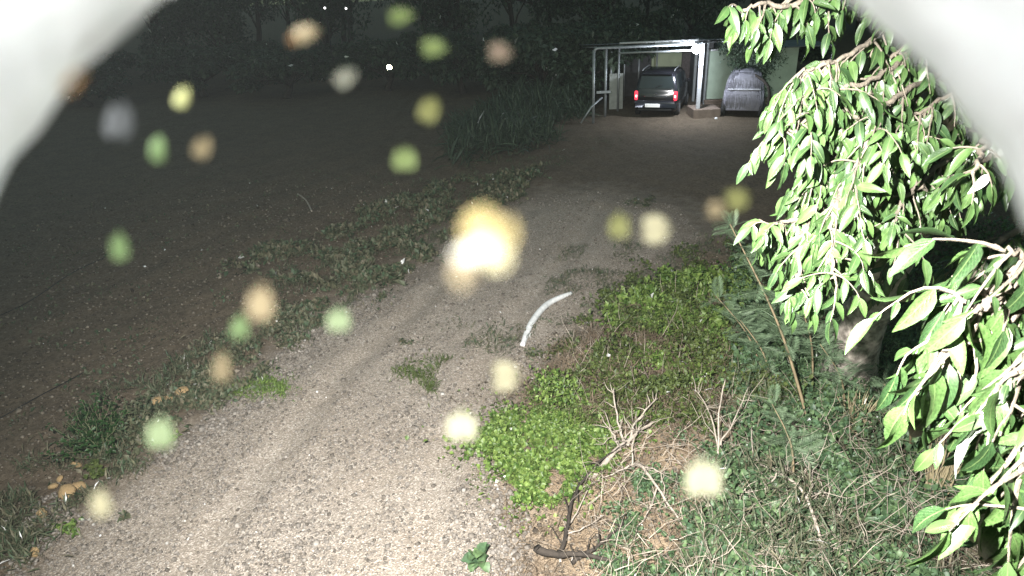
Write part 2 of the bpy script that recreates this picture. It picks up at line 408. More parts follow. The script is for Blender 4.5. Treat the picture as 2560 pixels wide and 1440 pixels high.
# ------------------------------------------------------------------ leaf templates
def leaf_t(w=0.42, seg=6, fold=0.28, curl=0.5, wav=0.0, ph=0.0, tip=0.5):
    """leaf along +Y from the origin, length 1; folded on the midrib, curled down"""
    V = []; UV = []
    for i in range(seg+1):
        t = i/seg
        hw = w/2*(math.sin(math.pi*min(1, t**0.78))**0.72)*(1-0.12*t) if 0 < t < 1 else 0.0
        if i == seg: hw = 0.004
        if i == 0: hw = 0.01
        y = math.sin(t*curl*1.0)/max(curl, 1e-3); z = -(1-math.cos(t*curl))/max(curl, 1e-3)
        for sx in (-1, 0, 1):
            V.append((sx*hw, y, z+abs(sx)*hw*fold*2+ (wav*hw*math.sin(t*9+ph+sx*1.7) if sx else 0))); UV.append((sx, t))
    F = []
    for i in range(seg):
        for k in (0, 1):
            a = i*3+k; F.append((a, a+1, a+4, a+3))
    return np.array(V), np.array(F), np.array(UV, float)
LEAF_S = leaf_t(0.62, 2, .25, .6)
LEAF_R = leaf_t(0.9, 3, .2, .5)
LEAF_G = leaf_t(0.07, 3, .3, 1.1)
def plant_leaves(pts, zlo, zhi, size, up=0.6, per=None):
    n = len(pts); h = rng.uniform(zlo, zhi, n)
    loc = np.stack([pts[:, 0], pts[:, 1], hgt(pts[:, 0], pts[:, 1])+h], -1)
    s = size*rng.uniform(.55, 1.35, n)
    return rotmats(rng.uniform(0, 6.3, n), rng.normal(up, .5, n), rng.normal(0, .5, n), s), loc
def clump(pts, zmax, seed=0.0, freq=1.6):
    """local height envelope so that foliage forms mounds and hollows"""
    return np.array([max(0.08, 0.55+1.3*mnoise.noise(Vector((p[0]*freq+seed, p[1]*freq, seed)))) for p in pts])*zmax
def cover(name, poly, n, zmax, size, T, m, label, cat, seed, freq=1.6, up=.5, thresh=0.0, bias='pixel', jit=.1):
    pts = sample_poly(poly, n, bias)
    pts = pts + rng.normal(0, jit, pts.shape)*(rng.random((len(pts), 1))**2)*2 + np.array([[mnoise.noise(Vector((p[0]*2.5, p[1]*2.5, 7))), mnoise.noise(Vector((p[0]*2.5, p[1]*2.5, 3)))] for p in pts])*.35
    env = clump(pts, zmax, seed, freq)
    if thresh: k = env > thresh*zmax; pts = pts[k]; env = env[k]
    n = len(pts); h = env*np.sqrt(rng.random(n))
    loc = np.stack([pts[:, 0], pts[:, 1], hgt(pts[:, 0], pts[:, 1])+h*.96+.01], -1)
    mt = rotmats(rng.uniform(0, 6.3, n), rng.normal(up, .75, n), rng.normal(0, .75, n), size*(.4+1.5*rng.random(n)**2))
    me = scatter(name, T[:2], mt, loc, T[2])
    return props(link(name, me, m), label, cat, None, 'stuff')
ML_BRIGHT = leafmat('ground_cover_leaf', [(.05, .11, .02), (.09, .19, .03), (.18, .27, .05), (.035, .07, .02), (.08, .16, .03), (.20, .28, .07)], .5)
ML_LIME = leafmat('weed_leaf', [(.10, .13, .03), (.05, .07, .02), (.22, .25, .05), (.04, .05, .02), (.20, .155, .09), (.30, .35, .08), (.08, .12, .03), (.14, .115, .06), (.06, .09, .03)], .55)
ML_GREY = leafmat('vine_leaf', [(.06, .115, .06), (.11, .17, .10), (.03, .055, .028), (.20, .25, .15), (.13, .17, .05), (.04, .07, .035), (.12, .19, .08)], .5)
ML_DARK = leafmat('grass_blade', [(.05, .09, .045), (.08, .13, .06), (.13, .16, .09), (.16, .14, .09)], .6)
ML_STRAW = leafmat('straw', [(.20, .15, .10), (.33, .27, .19), (.42, .37, .29), (.16, .12, .085)], .7)
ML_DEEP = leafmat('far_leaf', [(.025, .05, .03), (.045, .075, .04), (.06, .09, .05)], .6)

cover('ground_cover', [(1200, 1085), (1290, 1040), (1380, 1015), (1560, 1020), (1580, 1090), (1480, 1170), (1400, 1240), (1330, 1250), (1270, 1190), (1215, 1140)], 24000, .15, .037, LEAF_R, ML_BRIGHT,
      'bright green small-leaved ground cover spreading beside the gravel', 'ground cover', 3.3, 3.2, .3, .12, jit=.16)
cover('leafy_weeds', [(1500, 790), (1620, 760), (1900, 740), (1960, 900), (1980, 1060), (1830, 1110), (1640, 1060), (1400, 1050), (1300, 1030), (1390, 960), (1560, 880)], 30000, .38, .050, LEAF_S, ML_LIME,
      'yellow green low weeds filling the bank beside the track', 'weeds', 8.1, 1.3, .5, .2)
cover('ground_cover', [(1250, 1060), (1400, 960), (1560, 870), (1760, 760), (1860, 900), (1700, 1060), (1500, 1080)], 8000, .30, .05, LEAF_S, ML_BRIGHT,
      'fresh green shoots mixed through the yellow green weeds', 'weeds', 31.1, 1.2, .5, .5)
cover('leafy_weeds', [(1560, 760), (1650, 720), (1850, 690), (1880, 790), (1780, 850), (1560, 850), (1500, 800)], 9000, .45, .075, LEAF_S, ML_BRIGHT,
      'taller mid green weeds at the far edge of the bank', 'weeds', 1.9, 1.5, .5, .25)
cover('creeping_vines', [(1850, 640), (2600, 560), (2900, 1700), (1620, 1640), (1760, 1330), (1850, 1170), (1830, 1000)], 80000, .42, .048, LEAF_R, ML_GREY,
      'tangled grey green vines covering the slope under the tree', 'vines', 5.7, 1.1, .35, .1)
cover('long_grass', [(1850, 640), (2600, 560), (2900, 1700), (1560, 1640), (1760, 1250), (1830, 1000)], 16000, .45, .13, LEAF_G, ML_DARK,
      'thin grey green grass blades growing through the vines', 'grass', 21.7, 1.1, 1.0, .2)
cover('fine_weeds', [(1820, 650), (2250, 640), (2300, 1000), (1960, 1080), (1860, 900)], 18000, .85, .06, leaf_t(.25, 2, .2, .6), ML_GREY,
      'dark feathery undergrowth standing before the tree trunk', 'undergrowth', 2.2, 1.6, .6, .3)
cover('dry_litter', [(1300, 1110), (1560, 1080), (1820, 1080), (1860, 1200), (1760, 1500), (1250, 1500), (1250, 1250)], 9000, .03, .085, LEAF_G, ML_STRAW,
      'dry straw and leaf litter on the bare brown patch', 'litter', 4.0, 2., .05)
cover('leafy_weeds', [(1520, 1230), (1600, 1200), (1700, 1120), (1860, 1100), (1880, 1300), (1760, 1560), (1560, 1560), (1480, 1380)], 9000, .16, .04, LEAF_S, ML_GREY,
      'thin grey green weeds creeping over the bare brown patch', 'weeds', 15.1, 1.6, .5, .5)
cover('leafy_weeds', [(1650, 640), (1850, 600), (1950, 700), (1880, 760), (1560, 770), (1440, 820), (1400, 900), (1340, 900), (1480, 760)], 9000, .16, .05, LEAF_S, ML_LIME,
      'scattered yellow green weeds on the earth by the bent pipe', 'weeds', 16.1, 1.6, .5, .45)
cover('field_weeds', [(-300, 1300), (-300, 600), (300, 430), (1000, 420), (1000, 560), (650, 780), (350, 950), (100, 1300)], 9000, .06, .05, LEAF_S, ML_DARK,
      'sparse low weeds dotted over the dark field', 'weeds', 17.1, 1.1, .5, .55)
cover('dry_litter', [(1250, 1020), (1450, 860), (1620, 780), (1900, 760), (1950, 1080), (1500, 1060)], 22000, .3, .08, LEAF_G, ML_STRAW,
      'brown dead stems showing between the yellow green weeds', 'litter', 6.0, 2., .5)
# grass strips along the left edge of the gravel
strip = [((40, 1440), (140, 1330)), ((150, 1250), (330, 1190)), ((300, 1080), (450, 1090)), ((420, 960), (600, 985)), ((560, 850), (760, 850)), ((680, 740), (930, 730)),
         ((720, 640), (1060, 690)), ((860, 560), (1130, 590)), ((1010, 470), (1190, 510)), ((1150, 420), (1360, 440)), ((1330, 340), (1560, 360))]
sp = [a for a, b in strip]+[b for a, b in strip][::-1]
cover('grass', sp, 27000, .09, .075, leaf_t(.16, 2, .2, .9), ML_DARK, 'patchy dark grass along the left edge of the gravel track', 'grass', 9.3, 1.5, .9, .5)
cover('grass', [(580, 985), (640, 965), (690, 975), (680, 990), (600, 998)], 2500, .05, .05, leaf_t(.2, 2, .2, .9), ML_BRIGHT, 'small isolated green grass patch on the gravel', 'grass', 2.2, 1.0, .9)
cover('grass', [(980, 960), (1050, 900), (1100, 900), (1110, 960), (1060, 985)], 1500, .05, .06, leaf_t(.2, 2, .2, .9), ML_LIME, 'thin grass tuft between the wheel tracks', 'grass', 3.2, 1.0, .9, .5)
cover('grass', [(1230, 820), (1500, 800), (1420, 880), (1300, 900), (1080, 870), (1100, 820)], 2600, .05, .06, leaf_t(.2, 2, .2, .9), ML_DARK, 'sparse grass on the right wheel track', 'grass', 4.2, 2.0, .9, .5)
cover('grass', [(1400, 620), (1800, 600), (1840, 760), (1500, 790), (1350, 760)], 9000, .08, .07, leaf_t(.14, 2, .2, .9), ML_DARK, 'sparse low grass on the brown earth right of the track', 'grass', 7.2, 1.5, .9, .5)
cover('grass', [(-200, 1440), (-200, 1250), (150, 1150), (250, 1010), (420, 930), (560, 830), (300, 1130), (150, 1300), (50, 1440)], 16000, .16, .09, leaf_t(.12, 2, .2, .9), ML_DARK, 'rough brown green grass on the dark verge at lower left', 'grass', 8.2, 1.3, .9, .3)

cover('grass', [(560, 660), (760, 590), (880, 540), (1060, 480), (1200, 440), (1360, 420), (1300, 500), (1150, 560), (1090, 640), (1060, 700), (860, 730), (700, 700)], 26000, .14, .09, LEAF_S, ML_DARK, 'dense dark green low growth where the field meets the track', 'ground cover', 12.2, 1.5, .6, .45)
cover('grass', [(400, 960), (700, 780), (900, 720), (960, 740), (760, 850), (600, 980), (440, 1080), (330, 1160), (300, 1080)], 16000, .10, .06, LEAF_S, ML_DARK, 'small dark weeds mixed into the gravel edge', 'ground cover', 13.2, 1.8, .6, .45)
# individual small plants --------------------------------------------------
def weed(name, loc, h, w, nst, nlf, size, T, m, label, cat='plant', mstem=None, group=None):
    e = empty(name, (loc.x, loc.y, float(hgt(loc.x, loc.y))-.01), random.uniform(0, 6.3), label, cat, group)
    st = MB(); LM = []; LL = []
    for i in range(nst):
        a = random.uniform(0, 6.3); r = w*random.uniform(.2, 1)
        tip = Vector((r*math.cos(a), r*math.sin(a), h*random.uniform(.6, 1)*(1-.3*r/w)))
        c = curve((0, 0, 0), tip, 5, -.06, .03); st.tube(c, [.006*h**.5*(1-.15*k) for k in range(6)], 4)
        for k in range(nlf):
            t = random.uniform(.25, 1)*5; j = min(4, int(t)); p = c[j].lerp(c[j+1], t-j)
            LL.append(p); LM.append((random.uniform(0, 6.3), random.gauss(.2, .45), random.gauss(0, .4), size*random.uniform(.6, 1.3)))
    st.build('stem', mstem or MSTEM, e)
    A = np.array(LM); me = scatter('foliage', T[:2], rotmats(A[:, 0], A[:, 1], A[:, 2], A[:, 3]), np.array([p[:] for p in LL]), T[2])
    o = link('foliage', me, m, e); o['kind'] = 'stuff'
    return e
ML_VERGE = leafmat('verge_leaf', [(.03, .08, .02), (.05, .14, .03), (.09, .20, .05), (.02, .05, .015)], .5)
MSTEM = mat('green_stem', (.14, .15, .08), .7)
MTWIG = mat('pale_dry_twig', (.36, .31, .26), .85, .3, 18, .4, 90)
MTWIG2 = mat('brown_dry_twig', (.21, .165, .12), .85, .5, 5, .4, 90, c2=(.36, .31, .26))
MDARKW_SHADOW = mat('dark_dead_wood', (.035, .028, .022), .9, .4, 20, .5, 80)  # dark tree trunks, and a branch shadow given as black colour
MBARK = mat('grey_bark', (.27, .23, .19), .9, .6, 12, 1.0, 22, c2=(.36, .32, .28))
weed('leafy_bush', G(250, 1135), .95, .55, 40, 22, .06, LEAF_S, ML_VERGE, 'tall dark green weed bush on the verge at lower left', 'bush')
weed('leafy_bush', G(340, 1090), .6, .42, 26, 18, .055, LEAF_S, ML_DARK, 'lower grey green bush just right of the tall weed bush', 'bush')
weed('leafy_bush', G(240, 1190), .28, .22, 12, 12, .045, LEAF_R, ML_LIME, 'yellow green bush beside the orange stones at lower left', 'bush')
weed('leafy_bush', G(420, 1105), .2, .2, 10, 12, .04, LEAF_R, ML_BRIGHT, 'small green bush at the gravel edge by the tawny stones', 'bush')
weed('small_weed', G(320, 1290), .09, .09, 5, 6, .06, LEAF_S, ML_DARK, 'tiny dark sprig alone on the lower left gravel', 'weed')
weed('small_weed', G(170, 1330), .14, .2, 10, 10, .05, LEAF_S, ML_BRIGHT, 'green weed tuft on the gravel in the bottom left corner', 'weed')
weed('small_weed', G(1195, 1410), .2, .13, 5, 5, .12, LEAF_R, ML_GREY, 'broad-leaved seedling on the gravel at the bottom edge', 'weed')
weed('small_weed', G(1360, 1250), .22, .14, 6, 9, .07, LEAF_S, ML_BRIGHT, 'upright bright green seedling at the tip of the ground cover', 'weed')
weed('small_weed', G(1015, 860), .1, .15, 6, 8, .06, LEAF_S, ML_DARK, 'low weed in the middle of the gravel track', 'weed')
weed('small_weed', G(1330, 890), .14, .2, 8, 8, .06, LEAF_S, ML_DARK, 'weed tuft beside the lower end of the bent white pipe', 'weed')
weed('small_weed', G(1610, 520), .3, .5, 10, 10, .09, LEAF_S, ML_DARK, 'dark weed tuft on the dim far part of the yard', 'weed')
weed('small_weed', G(1400, 1010), .25, .25, 9, 10, .07, LEAF_S, ML_BRIGHT, 'green weed on the earth left of the yellow green bank', 'weed')
weed('leafy_bush', G(1600, 850), .55, .4, 22, 13, .075, LEAF_S, ML_LIME, 'light green bush with bare forked stems at the bank top', 'bush')
weed('leafy_bush', G(1740, 830), .6, .45, 24, 13, .075, LEAF_S, ML_BRIGHT, 'fresh green bush right of the forked one at the bank top', 'bush')
weed('leafy_bush', G(1880, 1010), .55, .45, 24, 13, .08, LEAF_S, ML_LIME, 'yellow green bush in front of the feathery saplings', 'bush')

# orange stones ---------------------------------------------------------------
MOR = mat('orange_stone', (.40, .25, .11), .85, .35, 20, .6, 60, c2=(.42, .30, .16))
rt = [rock_t(i, 2) for i in range(3)]
rmesh = []
for i in range(3):
    me = npmesh('stone', rt[i][0], rt[i][1]); me.materials.append(MOR); rmesh.append(me)
for i, (px, py, r, lab) in enumerate([(395, 1005, .09, 'flat tawny stone, lowest of the row on the verge'), (420, 1000, .08, 'tawny stone in the middle of the row on the verge'), (455, 985, .09, 'tawny stone at the upper end of the row on the verge'),
        (170, 1240, .085, 'largest orange stone beside the yellow green bush'), (200, 1218, .065, 'round orange stone right above the largest one'), (135, 1222, .055, 'small orange stone left of the largest one'),
        (150, 1200, .04, 'smallest orange stone above the small left one'), (110, 1295, .05, 'pale orange stone near the bottom left gravel edge'), (190, 1158, .055, 'orange stone under the yellow green bush leaves'),
        (350, 1108, .045, 'pale yellow stone by the small gravel-edge bush'), (90, 1390, .05, 'brown stone in the bottom left corner')]):
    p = G(px, py); o = link('stone', rmesh[i % 3]); o.scale = (r*1.15, r, r*.9); o.rotation_euler = (0, .1*i, i*1.7)
    o.location = (p.x, p.y, float(hgt(p.x, p.y))+r*.75); props(o, lab, 'stone', 'orange stones along the left verge')
MTRAIL = mat('white_plastic', (.74, .75, .75), .5, .2, 14)
def gp(px, py, dz=0.0):
    p = G(px, py); return Vector((p.x, p.y, float(hgt(p.x, p.y))+dz))
def bez(pts, n):
    pts = [Vector(p) for p in pts]; out = []
    for i in range(len(pts)-1):
        p0 = pts[max(i-1, 0)]; p1 = pts[i]; p2 = pts[i+1]; p3 = pts[min(i+2, len(pts)-1)]
        for k in range(n):
            t = k/n; out.append(0.5*((2*p1)+(p2-p0)*t+(2*p0-5*p1+4*p2-p3)*t*t+(3*p1-p0-3*p2+p3)*t**3))
    out.append(pts[-1]); return out
pp = bez([gp(1306, 868, .015), gp(1330, 815, .035), gp(1370, 768, .035), (gp(1428, 735, .015))], 8)
pipe = MB().tube(pp, [.030+.022*math.sin(math.pi*min(1, (i+3)/(len(pp)+4))) for i in range(len(pp))], 14).build('bent_pipe', MTRAIL, smooth=True)  # flight trail of an insect, given solid form as a bent tube
props(pipe, 'bent white plastic pipe lying on the gravel', 'pipe')  # pipe holds the insect trail tube, no real pipe
props(MB().tube(bez([gp(745, 487, .03), gp(766, 505, .08), gp(780, 533, .03)], 6), .02, 6).build('curved_stick', MTWIG), 'thin pale curved stick on the dark field', 'stick')
MHOSE = mat('black_hose', (.012, .012, .012), .5, .1)
props(MB().tube(bez([gp(-120, 1110, .012), gp(0, 1045, .012), gp(100, 990, .02), gp(200, 930, .012), gp(300, 870, .006)], 8), .007, 6).build('drip_hose', MHOSE), 'thin black drip hose across the soil in the left foreground', 'hose')
props(MB().tube(bez([gp(-100, 830, .012), gp(60, 760, .014), gp(180, 690, .014), gp(260, 645, .014)], 8), .007, 6).build('drip_hose', MHOSE), 'second black drip hose farther out on the dark field', 'hose')

# dead branches ---------------------------------------------------------------
def branch_thing(name, main, r0, subs, m, label, cat='branch', group=None):
    r0 *= .78; p0 = Vector(main[0]); e = empty(name, p0, 0, label, cat, group)
    c = bez([Vector(p)-p0 for p in main], 5); nn = len(c)
    c = [v+Vector((random.gauss(0, .006), random.gauss(0, .006), random.gauss(0, .006))) for v in c]
    MB().tube(c, [r0*(1-.75*i/nn) for i in range(nn)], 7).build('stem', m, e, True)
    for s in subs:
        c = bez([Vector(p)-p0 for p in s], 5); nn = len(c)
        c = [v+Vector((random.gauss(0, .006), random.gauss(0, .006), random.gauss(0, .006))) for v in c]
        b = MB().tube(c, [r0*.55*(1-.75*i/nn) for i in range(nn)], 6)
        for k in range(11):
            j = random.randrange(1, nn-1); q = c[j]+Vector((random.gauss(0, .13), random.gauss(0, .13), random.uniform(-.02, .16)))
            b.tube(curve(c[j], q, 3, 0, .06), [r0*.22, r0*.18, r0*.13, r0*.06], 4)
        b.build('twig', m, e, True)
    return e
branch_thing('dead_branch', [gp(1480, 1190, .03), gp(1550, 1135, .12), gp(1620, 1085, .10), gp(1665, 1045, .05)], .045,
             [[gp(1560, 1130, .1), gp(1545, 1090, .25), gp(1530, 1050, .45)], [gp(1550, 1140, .1), gp(1535, 1120, .2), gp(1515, 1105, .3)], [gp(1570, 1130, .1), gp(1590, 1090, .2), gp(1640, 1060, .35)]],
             MTWIG, 'thick pale dead branch lying at the top of the bare patch')
branch_thing('dead_branch', [gp(1575, 1175, .03), gp(1600, 1200, .2), gp(1640, 1260, .2), gp(1690, 1320, .12), gp(1740, 1380, .04)], .026,
             [[gp(1580, 1180, .1), gp(1580, 1150, .3), gp(1600, 1130, .4)], [gp(1600, 1205, .2), gp(1650, 1225, .2), gp(1660, 1300, .1)], [gp(1640, 1260, .2), gp(1620, 1300, .1), gp(1590, 1330, .05)], [gp(1590, 1190, .18), gp(1530, 1200, .1), gp(1430, 1225, .03)]],
             MTWIG, 'long pale dead branch running down the bare patch to the right')
branch_thing('dead_branch', [gp(1790, 1330, .02), gp(1795, 1260, .15), gp(1790, 1200, .3), gp(1785, 1140, .5), gp(1800, 1090, .7)], .024,
             [[gp(1790, 1200, .3), gp(1760, 1120, .5), gp(1725, 1080, .55)], [gp(1790, 1190, .35), gp(1830, 1140, .5), gp(1855, 1090, .6)], [gp(1790, 1310, .05), gp(1730, 1240, .2), gp(1665, 1185, .3)], [gp(1790, 1330, .05), gp(1850, 1280, .2), gp(1960, 1250, .3)]],
             MTWIG, 'upright forked dead branch right of the bare patch')
branch_thing('dead_branch', [gp(2060, 1440, .1), gp(2000, 1330, .35), gp(1930, 1270, .4), gp(1880, 1230, .35), gp(1865, 1150, .4)], .022,
             [[gp(2000, 1330, .35), gp(2010, 1300, .45), gp(1990, 1250, .5)], [gp(1930, 1270, .4), gp(1900, 1290, .3), gp(1800, 1300, .3)]],
             MTWIG, 'thin bleached branch arching over the vines at bottom right')
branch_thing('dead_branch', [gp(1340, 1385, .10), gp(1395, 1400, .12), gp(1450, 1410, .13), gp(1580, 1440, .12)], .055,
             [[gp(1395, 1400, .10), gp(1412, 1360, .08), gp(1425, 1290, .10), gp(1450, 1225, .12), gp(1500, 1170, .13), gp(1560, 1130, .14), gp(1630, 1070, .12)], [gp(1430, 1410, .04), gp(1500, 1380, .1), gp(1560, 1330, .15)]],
             MDARKW_SHADOW, 'black forked dead branch at the bottom edge of the bare patch')  # cast shadow of a branch, built as a black branch on the ground
branch_thing('dead_branch', [gp(1400, 1400, .03), gp(1415, 1340, .06), gp(1440, 1290, .08), (gp(1480, 1220, .1))], .02,
             [[gp(1415, 1340, .06), gp(1470, 1330, .1), gp(1510, 1300, .1)]], MTWIG, 'pale stick leaning beside the black forked branch')
# tangle of dry twigs over the slope
tb = MB()
w = poly_w([(1500, 1120), (1850, 1080), (2200, 1000), (2550, 1100), (2500, 1600), (1400, 1560)])
for p in sample_poly(w, 1100):
    z = float(hgt(p[0], p[1])); L = random.uniform(.15, .7); a = random.uniform(0, 6.3); el = random.gauss(.45, .4)
    s0 = Vector((p[0], p[1], z+random.uniform(0, .3))); e0 = s0+Vector((math.cos(a)*math.cos(el), math.sin(a)*math.cos(el), abs(math.sin(el))))*L
    if inside(DRYP, np.array([p[0]]), np.array([p[1]]))[0] and random.random() < .55: continue
    tb.tube(curve(s0, e0, 4, random.uniform(-.15, .1), .05), [.0035, .0032, .0028, .002, .001], 3)
props(tb.build('dry_twigs', MTWIG2), 'tangle of thin bleached twigs over the vines', 'twigs', None, 'stuff')
tb = MB()
w = poly_w([(1450, 800), (1850, 720), (2250, 800), (2200, 1060), (1700, 1100), (1350, 1050)])
for p in sample_poly(w, 420):
    z = float(hgt(p[0], p[1])); L = random.uniform(.15, .55); a = random.uniform(0, 6.3); el = random.gauss(.9, .4)
    s0 = Vector((p[0], p[1], z)); e0 = s0+Vector((math.cos(a)*math.cos(el), math.sin(a)*math.cos(el), abs(math.sin(el))))*L
    tb.tube(curve(s0, e0, 3, 0, .05), [.005, .004, .003, .001], 4)
props(tb.build('bare_stems', MTWIG2), 'thin bare stems standing among the weeds of the bank', 'stems', None, 'stuff')
# dry reed clump at right
def reeds(loc, h, w, n, label):
    e = empty('dry_reed_clump', loc, 0, label, 'reeds'); b = MB()
    for i in range(n):
        a = random.uniform(0, 6.3); r = random.uniform(0, .1); t = random.uniform(0, 1)
        q = Vector((math.cos(a)*(r+w*t), math.sin(a)*(r+w*t), h*random.uniform(.5, 1)))
        b.tube(curve((r*math.cos(a), r*math.sin(a), 0), q, 4, -.05, .02), [.009, .008, .007, .005, .002], 4)
    b.build('stalks', mat('dry_reed', (.30, .25, .15), .8, .3, 20), e)['kind'] = 'stuff'
reeds(gp(2330, 1260), .75, .14, 60, 'clump of upright dry stalks under the tree at right')
reeds(gp(2130, 1090), .6, .25, 50, 'clump of dry stalks at the foot of the leaning trunk')

# feathery saplings -------------------------------------------------------------
def frond_mesh():
    b = MB(); npair = 11
    ax = curve((0, 0, 0), (0, 1, -.18), 6, -.06, 0)
    b.tube(ax, [.012, .011, .010, .009, .007, .006, .004], 4)
    for k in range(npair*2):
        t = .12+.86*k/(npair*2-1); f = t*6; j = min(5, int(f)); p = ax[j].lerp(ax[j+1], f-j)
        for sx in (-1, 1):
            L = .34*math.sin(math.pi*(.15+.75*t))+.06
            d = Vector((sx*.8, .62, -.06+random.gauss(0, .06))).normalized(); q = p+d*L; nrm = Vector((0, .02, 0.0)); sd = d.cross(Vector((0, 0, 1))).normalized()*.011
            b.add([p-sd*.4, p+d*L*.5-sd+Vector((0, 0, .01)), q, p+d*L*.5+sd], [(0, 1, 2, 3)])
    return b.mesh('frond')
FR = [frond_mesh() for _ in range(3)]
MFR = leafmat('feathery_leaf', [(.14, .21, .12), (.24, .31, .20), (.18, .25, .15)], .55, rand='object')
for f in FR: f.materials.append(MFR)
MSAP = mat('sapling_stem', (.22, .17, .10), .7, .25, 15)
def sapling(base, tip, label, nf=26, fl=.42, r=.016):
    e = empty('feathery_sapling', base, 0, label, 'sapling', 'feathery saplings among the weeds')
    c = bez([Vector((0, 0, 0)), (tip-base)*.5+Vector((.06, -.05, .08)), tip-base], 8); nn = len(c)
    MB().tube(c, [r*(1-.8*i/nn) for i in range(nn)], 6).build('stem', MSAP, e, True)
    for k in range(nf):
        t = .38+.62*k/(nf-1); f = t*(nn-1); j = min(nn-2, int(f)); p = c[j].lerp(c[j+1], f-j)
        o = bpy.data.objects.new('frond', random.choice(FR)); COL.objects.link(o); o.parent = e; o.location = p
        s = fl*.85*random.uniform(.6, 1.2)*(1.05-.55*max(0, t-.5)*2*.6); o.scale = (s, s, s)
        o.rotation_euler = (random.gauss(.35, .25), random.gauss(0, .3), k*2.4+random.gauss(0, .3))
    return e
sapling(gp(2030, 1110), P(1825, 560, 8.0), 'tallest feathery sapling leaning left beside the tree leaves', 44, .40, .022)
sapling(gp(1910, 960), P(1790, 740, 9.2), 'short feathery sapling at the left of the tallest one', 22, .42)
sapling(gp(1930, 1000), P(1850, 800, 8.8), 'middle feathery sapling rising from the yellow green bush', 22, .40)
sapling(gp(2030, 1000), P(1985, 720, 8.6), 'feathery sapling just right of the tallest stem', 24, .42)
sapling(gp(2110, 1060), P(2050, 860, 8.2), 'low feathery sapling in front of the trunk foot', 20, .36)
sapling(gp(2270, 1150), P(2210, 960, 7.2), 'feathery sapling between trunk and hanging branch tips', 20, .36)
sapling(gp(1980, 1250), P(1930, 1010, 7.6), 'feathery sapling in the vines below the others', 20, .34)

# ------------------------------------------------------------------ the big tree at right
tree = empty('broadleaf_tree', gp(2110, 930), 0, 'large broadleaf tree with drooping leafy branches filling the right side', 'tree')
TO = Vector(tree.location)
def T(v): return Vector(v)-TO
trk = [T(gp(2110, 940, -.1)), T(P(2140, 860, 9.2)), T(P(2175, 760, 8.8)), T(P(2235, 640, 8.0)), T(P(2330, 480, 7.0)), T(P(2430, 200, 6.0)), T(P(2520, -150, 5.6))]
c = bez(trk, 6); nn = len(c)
tm = MB().tube(c, [.30+.14*max(0, 1-i/5) - .006*i*(1) for i in range(nn)], 14)
tm.v = [tuple(Vector(v)*(1)+Vector((mnoise.noise(Vector(v)*4), mnoise.noise(Vector(v)*4+Vector((9, 0, 0))), 0))*.07) for v in tm.v]
tm.build('trunk', MBARK, tree, True)
MLIMB = mat('limb_bark', (.13, .11, .085), .85, .3, 14, .5, 60)
lm = [leaf_t(.34, 6, .22, .5, .10, 0), leaf_t(.36, 6, .16, .75, .16, 1.1), leaf_t(.30, 6, .34, .35, .08, 2), leaf_t(.38, 6, .10, 1.0, .2, 3)]
ML_TREE = leafmat('tree_leaf', [(.022, .052, .018), (.048, .095, .028), (.085, .14, .035), (.035, .085, .035), (.12, .17, .04), (.06, .12, .045), (.15, .195, .04), (.055, .12, .035), (.07, .135, .03), (.17, .215, .045), (.035, .085, .025), (.075, .14, .04)], .36, (.10, .15, .055), 'object', .6)
ML_TREE2 = leafmat('tree_leaf_mass', [(.022, .052, .018), (.048, .095, .028), (.085, .14, .035), (.035, .085, .035), (.12, .17, .04), (.06, .12, .045), (.15, .195, .04), (.055, .12, .035), (.07, .135, .03), (.17, .215, .045), (.035, .085, .025), (.075, .14, .04)], .36, (.10, .15, .055), 'island', .6)
LFM = []
for i, l in enumerate(lm):
    me = npmesh('leaf', l[0], l[1], l[2], smooth=True); me.materials.append(ML_TREE); LFM.append(me)
LEAVES = []   # (loc, dir, up, size)
TW = MB()
def leafy_twig(p, d, L, size, dens=1.0):
    """thin twig bending down, alternate leaves"""
    n = 6; pts = [Vector(p)]; dd = Vector(d).normalized()
    for i in range(n):
        dd = (dd + Vector((random.gauss(0, .12), random.gauss(0, .12), -.20+random.gauss(0, .08)))).normalized()
        pts.append(pts[-1]+dd*L/n)
    TW.tube(pts, [.0045-.0005*i for i in range(n+1)], 4)
    nl = max(3, int(L/(size*.30)*dens)); side = 1
    for k in range(nl):
        t = .1+.9*(k+.5)/nl; f = t*n; j = min(n-1, int(f)); q = pts[j].lerp(pts[j+1], f-j); ax = (pts[j+1]-pts[j]).normalized()
        sd = ax.cross(Vector((0, 0, 1)));
        if sd.length < .1: sd = Vector((1, 0, 0))
        sd.normalize(); side = -side
        dl = (ax*.55 + sd*side*random.uniform(.35, .95) + Vector((random.gauss(0, .18), random.gauss(0, .18), -.7+random.gauss(0, .35)))).normalized()
        LEAVES.append((q, dl, size*random.choice((random.uniform(.35, .7), random.uniform(.75, 1.3), random.uniform(.75, 1.15)))))
    LEAVES.append((pts[-1], (dd+Vector((0, 0, -.2))).normalized(), size*random.uniform(.8, 1.1)))
def limb(pixpts, r0, r1, ntw, L, size, spreadv=.9, dens=1.0, start=.15, down=.35):
    pts = bez([P(*q) for q in pixpts], 7); nn = len(pts)
    pts = [v+Vector((random.gauss(0, .006), random.gauss(0, .006), random.gauss(0, .006))) for v in pts]
    MB().tube([T(v) for v in pts], [r0+(r1-r0)*i/nn for i in range(nn)], 7).build('branch', MLIMB, tree, True)
    for k in range(ntw):
        t = start+(1-start)*(k+random.random())/ntw; f = t*(nn-1); j = min(nn-2, int(f)); q = pts[j].lerp(pts[j+1], f-j); ax = (pts[j+1]-pts[j]).normalized()
        d = ax*.6+Vector((random.gauss(0, spreadv), random.gauss(0, spreadv), random.gauss(-down, spreadv*.6)))
        leafy_twig(q, d, L*random.uniform(.6, 1.25), size, dens)
    leafy_twig(pts[-1], (pts[-1]-pts[-2]), L, size, dens)
